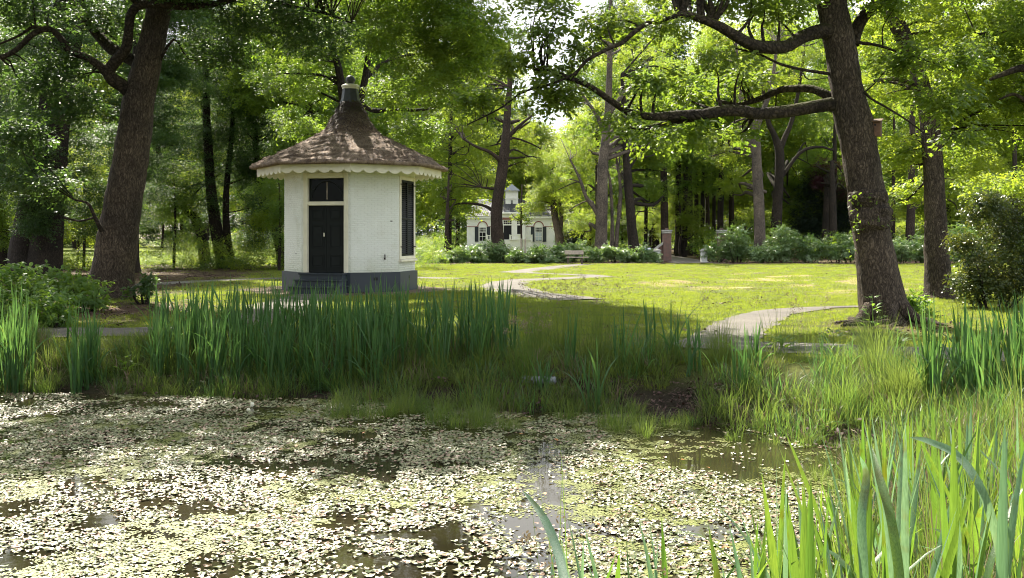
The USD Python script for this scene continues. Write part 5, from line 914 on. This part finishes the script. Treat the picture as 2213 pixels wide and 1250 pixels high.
obj('wood', tube([(-.35, 0, .02), (-.1, .02, .06), (.2, 0, .05), (.55, .1, .10)], [.025, .05, .055, .04], 9, 4, .2, 3), BARK['oak'], lg, smooth=True)
obj('splinter', tube([(-.4, -.12, .02), (-.1, -.06, .04), (.15, -.12, .02)], [.02, .035, .015], 7, 4, .2, 4), BARK['limb'], lg, smooth=True)
# ------------------------------------------------------------------ irises
def iris_fan(rng, n, h, spread, wmin=0.021, wmax=0.034, bent=0.12, wild=0.09):
    """Leaf meshes of one plant: fans of sword leaves around the origin."""
    out = []; fans = max(1, n // 5)
    for i in range(n):
        f = i % fans; fa = rng.uniform(0, np.pi); q = 2 * np.pi * f / fans
        b = np.array([[spread * math.cos(q) * rng.uniform(.3, 1), spread * math.sin(q) * rng.uniform(.3, 1), -0.04]])
        az = np.array([fa + (0 if rng.uniform() < .5 else np.pi)]); hh = h * rng.uniform(0.62, 1.05)
        cv = rng.uniform(0.0, 0.22); 
        if rng.uniform() < bent: cv = rng.uniform(0.6, 2.3)
        out.append(blades(b, np.array([hh]), np.array([rng.uniform(wmin, wmax)]), az, np.array([abs(rng.normal(0.05, wild))]), np.array([cv]), 9, face=az + np.pi / 2 + rng.normal(0, .9), fold=0.35))
    return out
def zg(x, y): return float(height(np.array([x]), np.array([y]))[0])
rng = np.random.default_rng(321)
protos = []
FARLAB = 'tall dark green iris clump in the dense belt along the far bank'
far_spots = []
tries = 0
while len(far_spots) < 96 and tries < 5000:
    tries += 1
    px, d = rng.uniform(335, 1105), rng.uniform(14.3, 16.4)
    x = (px - CX) / F * d
    s = float(shore_dist(np.array([x]), np.array([d]))[0])
    if s < 0.32 or s > 2.0: continue
    if any(math.hypot(x - a, d - b) < 0.21 for a, b in far_spots): continue
    far_spots.append((x, d))
spots = [(x, d, 1.12, FARLAB, 'irises of the dense belt on the far bank') for x, d in far_spots]
for _ in range(26):
    px, d = rng.uniform(-120, 205), rng.uniform(14.5, 15.7); spots.append(((px - CX) / F * d, d, 1.4 if px < 130 else 1.05, 'tall iris clump in front of the light green shrubs', 'irises in front of the left shrubs'))
for _ in range(34):
    px, d = rng.uniform(1985, 2330), rng.uniform(9.6, 12.0); spots.append(((px - CX) / F * d, d, 1.1, 'dark iris clump on the bank below the holly bush', 'irises below the holly bush'))
LONE = [(1080, 781, 1.0, 'iris clump at the end of the dense belt next to the rushes'), (1174, 861, .55, 'short iris plant in front of the grey drain pipe'), (1230, 851, .95, 'iris clump just past the drain pipe end'), (1286, 877, 1.0, 'iris clump standing nearest the water on the far bank'), (1341, 851, .9, 'iris clump behind the one nearest the water'),
        (1406, 832, .88, 'iris clump with a folded pale leaf before the shaded lawn'), (1457, 848, .98, 'iris clump with a very tall leaf near the bare mud'), (1501, 861, .85, 'bushy iris clump above the bare mud'), (1600, 882, .95, 'thin upright yellow-green iris at the muddy shore'), (1630, 872, .80, 'thin iris next to the upright yellow-green one')]
for px, py, h, lab in LONE:
    h *= 1.12
    d = (EYE - (WZ + .10)) * F / (py - HY); spots.append(((px - CX) / F * d, d, h, lab, None))
src = []
for i, (x, y, h, lab, grp) in enumerate(spots):
    z = max(zg(x, y), WZ - 0.1)
    if i < 7:
        o = thing('iris_clump', lab, 'iris', (x, y, z), 0, group=grp)
        for m in iris_fan(np.random.default_rng(50 + i), 15, 1.12, 0.12): obj('leaf', m, IRIS, o, smooth=True)
        src.append(o)
    else:
        p = dup(src[int(rng.integers(0, 7))], (x, y, z), rng.uniform(0, 360), lab, grp, scale=(rng.uniform(.85, 1.1), rng.uniform(.85, 1.1), h / 1.12 * rng.uniform(.88, 1.06)))
        if not grp: stage.GetPrimAtPath(p).ClearCustomDataByKey('group')
# sunny irises on the near bank
near = []; tries = 0
while len(near) < 70 and tries < 20000:
    tries += 1
    px = rng.uniform(1120, 2330); y = rng.uniform(2.9 if px > 1640 else 2.45, 7.4); x = (px - CX) / F * y
    s = float(shore_dist(np.array([x]), np.array([y]))[0])
    if s < -0.12: continue
    if px < 1640 and y > 3.8 : continue
    if px < 1450 and rng.uniform() < .4: continue
    if any(math.hypot(x - a, y - b) < 0.15 for a, b in near): continue
    near.append((x, y))
nsrc = []
for i, (x, y) in enumerate(near):
    px = CX + x / y * F
    hgt = 1.2 + 0.16 * min(1, max(0, (px - 1500) / 600)); z = max(zg(x, y), WZ - .1) - .02
    tip = z + hgt; lim = EYE - ((1075 if px < 1660 else 985 if px < 1850 else 850) - HY) / F * y * rng.uniform(.97, 1.12)
    sc = min(1.15, max(.45, (lim - z) / 1.15))
    lab = 'sunlit yellow-green iris plant on the near bank'; grp = 'sunlit irises on the near bank'
    if i < 7:
        o = thing('iris_plant', lab, 'iris', (x, y, z), 0, group=grp, scale=(1, 1, sc))
        for j, m in enumerate(iris_fan(np.random.default_rng(150 + i), 7, 1.12, 0.05, .021, .040, .30, .17)): obj('leaf', m, IRISG if (i + j) % 4 == 0 else IRISN, o, smooth=True)
        nsrc.append(o)
    else: dup(nsrc[int(rng.integers(0, 7))], (x, y, z), rng.uniform(0, 360), lab, grp, scale=(1, 1, sc))
# a few leaves the photograph singles out
def lone_blade(name, lab, pts, wpx, mat):
    w = np.array([P(*q) for q in pts]); c = catmull(w, 6); n = len(c); ww = wpx * .62 / F * np.interp(np.linspace(0, 1, n), np.linspace(0, 1, len(pts)), [q[2] for q in pts]) / 2
    ww = ww * np.interp(np.linspace(0, 1, n), [0, .35, .7, .9, 1], [.8, 1, .85, .45, .02]); t = unit(np.gradient(c, axis=0)); view = unit(c - np.array([0, 0, EYE])); sd = unit(np.cross(t, view)); 
    v = np.stack([c - sd * ww[:, None], c + view * ww[:, None] * .35, c + sd * ww[:, None]], 1).reshape(-1, 3); i = (np.arange(n - 1)[:, None] * 3 + np.arange(2)).ravel()
    o = thing(name, lab, 'iris', (w[0, 0], w[0, 1], w[0, 2])); obj('leaf', (v, np.concatenate([np.stack([i, i + 1, i + 4], 1), np.stack([i, i + 4, i + 3], 1)])), mat, o, smooth=True, world=True)
lone_blade('iris_leaf', 'long arching blue-green iris leaf standing over the pads apart from the rest', [(1245, 1420, 2.6), (1228, 1300, 2.75), (1205, 1190, 2.9), (1172, 1115, 3.0), (1128, 1058, 3.1)], 34, IRISG)
lone_blade('iris_leaf', 'tall straight yellow-green iris leaf with a fold along its middle', [(1950, 1420, 2.7), (1945, 1260, 2.8), (1925, 1120, 2.9), (1900, 1030, 3.0), (1882, 960, 3.1)], 34, IRISN)
lone_blade('iris_leaf', 'arching pale iris leaf bending over towards the water', [(2190, 1400, 3.2), (2170, 1240, 3.2), (2130, 1080, 3.2), (2075, 990, 3.3), (2010, 955, 3.4), (1965, 945, 3.5)], 30, IRISG)
lone_blade('iris_leaf', 'pale nodding iris leaf with a broad tip over the near water', [(1870, 1420, 2.9), (1868, 1260, 2.9), (1862, 1120, 2.95), (1872, 1030, 3.0), (1858, 985, 3.0)], 32, IRISG)

# ------------------------------------------------------------------ grasses
def tuft(rng, n, R, h, w, lean=.25, curve=.7, segs=3):
    a = rng.uniform(0, 2 * np.pi, n); r = R * np.sqrt(rng.uniform(0, 1, n)); b = np.stack([r * np.cos(a), r * np.sin(a), np.full(n, -.01)], 1)
    return blades(b, h * rng.uniform(.45, 1.1, n), w * rng.uniform(.7, 1.2, n), a + rng.normal(0, .8, n), np.abs(rng.normal(0, lean, n)), rng.uniform(0, curve, n), segs)
def scatter(name, lab, cat_, protos, x, y, scale, rng, z=None, sink=0.0, tilt=.08):
    z = height(x, y) if z is None else z; n = len(x)
    sc = np.asarray(scale, float); 
    instancer(name, '/World', protos, np.stack([x, y, z - sink], 1), quats(rng.uniform(0, 6.28, n), rng.uniform(0, 6.28, n), rng.normal(0, tilt, n)), sc, rng.integers(0, len(protos), n), kind='stuff', label=lab, catg=cat_, protoname='tuft')
rng = np.random.default_rng(8)
def frustum_pts(n, d0, d1, rng, margin=1.08):
    d = np.sqrt(rng.uniform(d0 ** 2, d1 ** 2, n)); px = rng.uniform(CX - 1106 * margin, CX + 1106 * margin, n); return (px - CX) / F * d, d
def lawn_keep(x, y, rng):
    bank, wood, fld, mulch, litter, oakb, ring, straw = lawn_masks(x, y)
    p = (1 - np.clip(wood * .93, 0, 1)) * (1 - mulch) * (1 - litter * .9) * (1 - oakb * .75) * (1 - ring) * (1 - straw * .6) * (shore_dist(x, y) > .7)
    q = contains_xy(allpaths, x, y)
    return (rng.uniform(0, 1, len(x)) < p) & ~q
g1 = [(tuft(np.random.default_rng(s), 46, .17, .075, .006, .5, 1.0, 2), GRASS) for s in range(4)]
x, y = frustum_pts(11000, 13.5, 30, rng); k = lawn_keep(x, y, rng); scatter('lawn_grass', 'short mown grass of the near lawn', 'grass', g1, x[k], y[k], rng.uniform(.7, 1.25, k.sum()), rng)
g2 = [(tuft(np.random.default_rng(s), 60, .34, .075, .012, .5, .9, 2), GRASS) for s in range(4)] + [(tuft(np.random.default_rng(9), 40, .3, .06, .012, .8, .9, 2), STRAWG)]
x, y = frustum_pts(15000, 30, 66, rng); k = lawn_keep(x, y, rng); scatter('lawn_grass', 'short sunlit grass of the wide lawn', 'grass', g2, x[k], y[k], rng.uniform(.7, 1.2, k.sum()), rng)
# rough grass of the banks
b1 = [(tuft(np.random.default_rng(20 + s), 34, .10, .34, .006, .35, 1.3, 4), BANKG) for s in range(5)] + [(tuft(np.random.default_rng(31), 22, .12, .30, .006, .6, 1.6, 4), STRAWG), (tuft(np.random.default_rng(33), 30, .16, .42, .009, .5, 1.5, 4), IRIS), (tuft(np.random.default_rng(34), 26, .14, .36, .005, .9, 1.2, 4), BANKG)]
n = 22000; x = rng.uniform(-12, 8, n); y = rng.uniform(2.2, 17.5, n); s = shore_dist(x, y); cl = meshkit.noise(np.stack([x * 1.1, y * 1.1, 0 * x], 1), 14)
k = (s > -.18) & (s < 2.0) & (cl > .26 + .14 * (s > 1.5) + .06 * (s < .25) + .07 * ((x > .8) & (x < 3.4) & (s < .5) & (y > 9))) & ~contains_xy(allpaths, x, y) & ~((y < 3.4) & (np.abs(x / y) < .12))
k &= ~((x > -.2) & (x < 3.2) & (y > 12) & (rng.uniform(0, 1, n) < .3)) & ~((y < 9.5) & (x > 1) & (rng.uniform(0, 1, n) < .6))
scatter('bank_grass', 'rough long grass on the pond banks', 'grass', b1, x[k], y[k], rng.uniform(.4, 1.0, k.sum()) ** 1.3 * 1.45, rng, sink=.01, tilt=.2)
n = 520; x = rng.uniform(-2.4, 1.6, n); y = rng.uniform(11.3, 13.8, n); s = shore_dist(x, y); k = (s < .15) & (s > -1.25) & (meshkit.noise(np.stack([x * 1.6, y * 1.6, 0 * x], 1), 5) > .50 - .16 * s - .1)
scatter('water_grass', 'thin grass growing out of the shallow water', 'grass', b1[:5], x[k], y[k], rng.uniform(.6, 1.1, k.sum()), rng, z=np.full(k.sum(), WZ - .03))
n = 260; x = rng.uniform(1.0, 3.6, n); y = rng.uniform(9.0, 12.7, n); s = shore_dist(x, y); k = (s < .1) & (s > -.7) & (meshkit.noise(np.stack([x * 2, y * 2, 0 * x], 1), 5) > .55)
scatter('water_grass', 'sparse grass stems in the open water near the muddy shore', 'grass', b1[:5], x[k], y[k], rng.uniform(.4, .9, k.sum()), rng, z=np.full(k.sum(), WZ - .03))
def clump(name, lab, catg, x, y, meshes, grp=None):
    o = thing(name, lab, catg, (x, y, max(zg(x, y), WZ)), group=grp)
    for nm, m, mat in meshes: obj(nm, m, mat, o, kind='stuff')
def seedheads(rng, n, R, h):
    a = rng.uniform(0, 6.28, n); b = np.stack([R * rng.uniform(0, 1, n) * np.cos(a), R * rng.uniform(0, 1, n) * np.sin(a), 0 * a], 1)
    ln = np.abs(rng.normal(.12, .10, n)); hh = h * rng.uniform(.75, 1.1, n); st = blades(b, hh, np.full(n, .004), a, ln, np.full(n, .25), 3)
    tips = st[0].reshape(n, -1, 3)[:, -1]; q = np.repeat(tips, 12, 0) + rng.normal(0, .018, (n * 12, 3)); hd = leaves(q, rng.normal(0, 1, q.shape), rng.normal(0, 1, q.shape), .022, .010); return st, hd
for i, (px, d, lab) in enumerate(((1165, 14.6, 'tall rush clump with brown seed heads beside the dense iris belt'), (1225, 14.9, 'rush clump with many thin dark stems behind the drain pipe'), (1290, 14.4, 'rush clump behind the iris nearest the water'), (1140, 13.9, 'brownish rush clump low behind the drain pipe'), (1560, 14.4, 'thin tall rushes in front of the curving path'), (1680, 14.0, 'thin rushes with drooping heads beside the thin irises'), (1745, 13.6, 'rush clump between the path and the sedge tussock'))):
    r = np.random.default_rng(400 + i); x = (px - CX) / F * d; st, hd = seedheads(r, 40 if i < 4 else 22, .22, 1.05 if i < 3 else .85)
    clump('rush_clump', lab, 'rushes', x, d, [('stems', merge([st, tuft(r, 120 if i < 4 else 40, .22, .85 if i < 3 else .6, .0055, .14, .3, 4)]), BANKG), ('seed_heads', hd, STRAWG)])
r = np.random.default_rng(480); st = []; hd = []
bx, by = .12, 3.0; n = 15; bb_ = np.stack([r.uniform(-.14, .30, n), r.uniform(-.2, .2, n), np.full(n, -.03)], 1); az_ = r.uniform(0, 6.28, n); hh_ = r.uniform(.75, 1.12, n)
st = blades(bb_, hh_, np.full(n, .0045), az_, np.abs(r.normal(.05, .06, n)), np.full(n, .12), 5); tp_ = st[0].reshape(n, -1, 3); hq = np.repeat(tp_[::2, -4] * .6 + tp_[::2, -1] * .4, 14, 0); hq = hq + r.normal(0, .016, hq.shape)
clump('rush_clump', 'thin dark rush stems with yellowish flower tufts over the near pads', 'rushes', bx, by, [('stems', st, BANKG), ('flower_tufts', leaves(hq, r.normal(0, 1, hq.shape), r.normal(0, 1, hq.shape), .016, .008), STRAWG)])
for i, (px, py, hgt, lab) in enumerate(((1900, 850, .55, 'big drooping yellow-green sedge tussock on the bank'), (1820, 870, .42, 'smaller sedge tussock beside the muddy shore'), (1960, 880, .45, 'sedge tussock in front of the dark irises'), (1555, 815, .42, 'sedge tussock above the mud between the iris clumps'), (1880, 800, .45, 'sedge tussock on the bank in front of the big oak'))):
    d = (EYE + .25) * F / (py - HY); x = (px - CX) / F * d; r = np.random.default_rng(430 + i)
    clump('sedge_tussock', lab, 'sedge', x, d, [('blades', tuft(r, 420, .16, hgt * 1.5, .004, .45, 1.5, 6), BANKG)])
for i, (px, d, lab) in enumerate(((1885, 18.3, 'leafy dock plant with a tall stem at the foot of the big oak'), (1935, 15.4, 'broad-leaved weed at the edge of the bank path'), (1800, 14.6, 'dark broad-leaved weed among the bank grass'), (1690, 14.9, 'small broad-leaved weed at the path corner'), (270, 15.2, 'leafy weed on the bank below the path'))):
    r = np.random.default_rng(450 + i); n = 34; hh = (.62, .25, .32, .2, .22)[i]; t = r.uniform(.05, 1, n); a = r.uniform(0, 6.28, n); rad = .05 + .10 * (1 - t); pts = np.stack([rad * np.cos(a), rad * np.sin(a), t * hh], 1); x = (px - CX) / F * d
    clump('dock_weed', lab, 'weed', x, d, [('leaves', leaves(pts, np.stack([np.cos(a), np.sin(a), r.uniform(.1, .8, n)], 1), np.tile([0, 0, 1.0], (n, 1)), .10 + .12 * (1 - t), .05 + .03 * (1 - t)), LEAF['shrub']), ('stem', tube([(0, 0, -.03), (.01, 0, hh * .5), (0, .01, hh)], [.008, .006, .003], 5, 2), LEAF['shrub'])])
# dead leaves and bits of wood on bare ground
rl = np.random.default_rng(520)
LIT = leafmat('litter_leaf', (0.07, 0.04, 0.022), (0.22, 0.15, 0.09), (0.05, 0.03, 0.01), (0.1, 0.06, 0.03), rough=.7, tmix=.15, islands=1.0)
def litter(r, n, R): 
    p = np.column_stack([r.normal(0, R, (n, 2)), r.uniform(.004, .03, n)]); return leaves(p, np.column_stack([r.normal(0, 1, (n, 2)), r.normal(0, .25, n)]), np.column_stack([r.normal(0, .5, (n, 2)), np.ones(n)]), r.uniform(.04, .09, n), r.uniform(.02, .04, n))
lt = [(litter(np.random.default_rng(70 + s), 26, .22), LIT) for s in range(4)]
x, y = frustum_pts(9000, 10, 68, rl); bk, wd, fl, mu, li, ok_, rg, stw = lawn_masks(x, y); sd0 = shore_dist(x, y)
k = (sd0 > .02) & (rl.uniform(0, 1, len(x)) < np.clip(wd * .5 + mu * .9 + li + ok_ * .5 + (sd0 < 1.0) * .9 + .05, 0, 1)) & ~contains_xy(allpaths, x, y)
scatter('leaf_litter', 'brown dead leaves lying on the bare soil', 'leaf litter', lt, x[k], y[k], rl.uniform(.7, 1.3, k.sum()), rl)
n = 420; x = rl.uniform(-1, 4, n); y = rl.uniform(10.5, 14, n); sd0 = shore_dist(x, y); k = (sd0 > .0) & (sd0 < .9); scatter('leaf_litter', 'brown dead leaves on the mud of the far bank', 'leaf litter', lt, x[k], y[k], rl.uniform(.5, 1.0, k.sum()), rl)
# thin grasses and seed stems in front of the camera
rn = np.random.default_rng(500)
gn = [(tuft(np.random.default_rng(60 + s), 26, .10, .75, .006, .22, .9, 5), BANKG if s < 3 else STRAWG) for s in range(4)]
n = 190; y = rn.uniform(3.2, 9.5, n); px = rn.uniform(1650, 2330, n); x = (px - CX) / F * y; s = shore_dist(x, y); k = (s > -.1) & (rn.uniform(0, 1, n) < np.clip((px - 1600) / 400, .1, 1)); scatter('tall_grass', 'tall wispy grass between the near irises', 'grass', gn, x[k], y[k], rn.uniform(.6, 1.15, k.sum()), rn)
# ------------------------------------------------------------------ pond leaves
def pad_mesh(rng, a, b):
    t = np.linspace(0, 2 * np.pi, 13)[:-1]; r = 1 + .06 * np.sin(3 * t + rng.uniform(0, 6)); x = a * np.cos(t) * r; y = b * np.sin(t) * r * (1 - .12 * np.cos(t))
    z = .006 * np.sin(2 * t + rng.uniform(0, 6)) + rng.normal(0, .0015, 12) + .003; v = np.vstack([np.stack([x, y, z], 1), [[0, 0, .004]]]); i = np.arange(12)
    return v, np.stack([i, (i + 1) % 12, np.full(12, 12)], 1)
rp = np.random.default_rng(600)
pm = [pad_mesh(rp, a, b) for a, b in ((.033, .017), (.028, .017), (.038, .019), (.025, .016), (.031, .014), (.021, .012))]
n = 190000; x = rp.uniform(-10, 4, n); y = rp.uniform(4.4, 15, n); s = shore_dist(x, y)
cl = meshkit.fbm(np.stack([x * 1.3, y * 1.0, 0 * x], 1), 3, 17); cl2 = meshkit.noise(np.stack([x * 4.2, y * 3.4, 0 * x], 1), 19)
open_ = np.clip((x - .6) / 1.4, 0, 1) * np.clip((y - 8.3) / 1.8, 0, 1)                       # open water by the muddy shore
open2 = np.exp(-((x - .033 * y) / (.26)) ** 2) * np.clip((11.9 - y) / .6, 0, 1) * .62
dens = np.clip(.60 + 1.7 * (cl - .5) - .62 * open_ - open2, .02, .95)
k = (s < -.05) & (np.abs(x / y) < .56) & (rp.uniform(0, 1, n) < dens * np.clip((cl2 - .22) * 3, 0.05, 1)); x, y = x[k], y[k]; n = len(x)
print('pads', n)
order = np.argsort(y + 30 * ((np.abs(x / y) > .50) | ((EYE - WZ) / y * F + HY > 1262))); x, y = x[order], y[order]
tilt = np.abs(rp.normal(0, .09, n)); taz = rp.uniform(0, 6.28, n); yaw = np.where(rp.uniform(0, 1, n) < .5, rp.normal(0, .5, n), rp.uniform(0, 6.28, n)); zz = WZ + .004 + rp.uniform(0, .014, n); sc = rp.uniform(.55, 1.1, n); which = rp.integers(0, 6, n)
nt = 300
psrc = []
for i in range(nt):
    lab, grp = 'oval floating leaf on the pond close to the near bank', 'floating leaves nearest the near bank'
    ax = Gf.Rotation(Gf.Vec3d(math.cos(taz[i]), math.sin(taz[i]), 0), math.degrees(tilt[i]))
    if i < 6:
        o = thing('floating_leaf', lab, 'water plant leaf', (x[i], y[i], zz[i]), math.degrees(yaw[i]), group=grp); obj('leaf_blade', pm[i], PAD, o, smooth=True); psrc.append(o)
    else:
        dup(psrc[which[i]], (x[i], y[i], zz[i]), math.degrees(yaw[i]), lab, grp, scale=sc[i])
instancer('floating_leaves', '/World', [(m, PAD) for m in pm], np.stack([x, y, zz], 1)[nt:], quats(yaw, taz, tilt)[nt:], sc[nt:], which[nt:], kind='stuff', label='carpet of small oval leaves floating all over the pond', catg='water plants', protoname='leaf_blade')
n = 26000; x = rp.uniform(-9, 4, n); y = rp.uniform(4.5, 14.6, n); s = shore_dist(x, y); cl = meshkit.fbm(np.stack([x * 1.1 + 5, y * .9, 0 * x], 1), 4, 27)
k = (s < 0) & (rp.uniform(0, 1, n) > .9 * np.exp(-((x - .033 * y) / .26) ** 2)) & (cl > .57 - .13 * np.clip((x + 1.2) / 1.6, 0, 1)) & (np.abs(x / y) < .56) & (rp.uniform(0, 1, n) < .9 - .75 * np.clip((x - .6) / 1.4, 0, 1) * np.clip((y - 8.3) / 1.8, 0, 1)); x, y = x[k], y[k]; n = len(x)
t = np.linspace(0, 2 * np.pi, 7)[:-1]
dw = []
for q in range(3):
    c = rp.normal(0, .035, (26, 2)); rr = rp.uniform(.004, .011, 26); v = np.concatenate([np.column_stack([c[i, 0] + rr[i] * np.cos(t), c[i, 1] + rr[i] * np.sin(t), np.full(6, .0012 + .0001 * i)]) for i in range(26)]); f = np.concatenate([np.array([(0, 1, 2), (0, 2, 3), (0, 3, 4), (0, 4, 5)]) + 6 * i for i in range(26)]); dw.append(((v, f), WEED))
instancer('duckweed', '/World', dw, np.stack([x, y, np.full(n, WZ + .001)], 1), quats(rp.uniform(0, 6.28, n), 0 * x, 0 * x), rp.uniform(.7, 1.4, n), rp.integers(0, 3, n), kind='stuff', label='yellow-green duckweed film between the floating leaves', catg='duckweed', protoname='weed_patch')
for i in range(46):
    px, py = rp.uniform(0, 1650), rp.uniform(930, 1240); d = (EYE - WZ) * F / (py - HY); xx = (px - CX) / F * d
    if float(shore_dist(np.array([xx]), np.array([d]))[0]) > -.15: continue
    if i == 0 or 'dead' not in globals():
        dead = thing('dead_leaf', 'curled orange dead leaf lying on the pond pads', 'dead leaf', (xx, d, WZ + .018), 0, group='orange dead leaves on the pond')
        p_ = np.array([[-.03, 0, 0]]); v, f = leaves(p_, np.array([[1.0, 0, .35]]), np.array([[-.3, .1, 1.0]]), .065, .036); obj('leaf_blade', (v, f), ORANGE, dead)
    else: dup(dead, (xx, d, WZ + .018), rp.uniform(0, 360), scale=rp.uniform(.6, 1.2))
for (px, py), lab in (((545, 877), 'pale yellow water lily bud standing above the pads'), ((537, 890), 'small pale water lily bud low on the pads')):
    q = P(px, py, 13.4 if py < 880 else 13.1); o = thing('water_lily_bud', lab, 'water lily', q); ms = []
    for k_ in range(7):
        a = k_ * 2 * math.pi / 7; ms.append(leaves(np.array([[.006 * math.cos(a), .006 * math.sin(a), -.02]]), np.array([[.35 * math.cos(a), .35 * math.sin(a), 1.0]]), np.array([[math.cos(a), math.sin(a), -.3]]), .07, .04))
    for m in ms: obj('petal', m, PETAL, o)
    obj('stalk', tube([(0, 0, -.12), (0, 0, -.018)], [.006, .006], 6, 1), LEAF['shrub'], o)
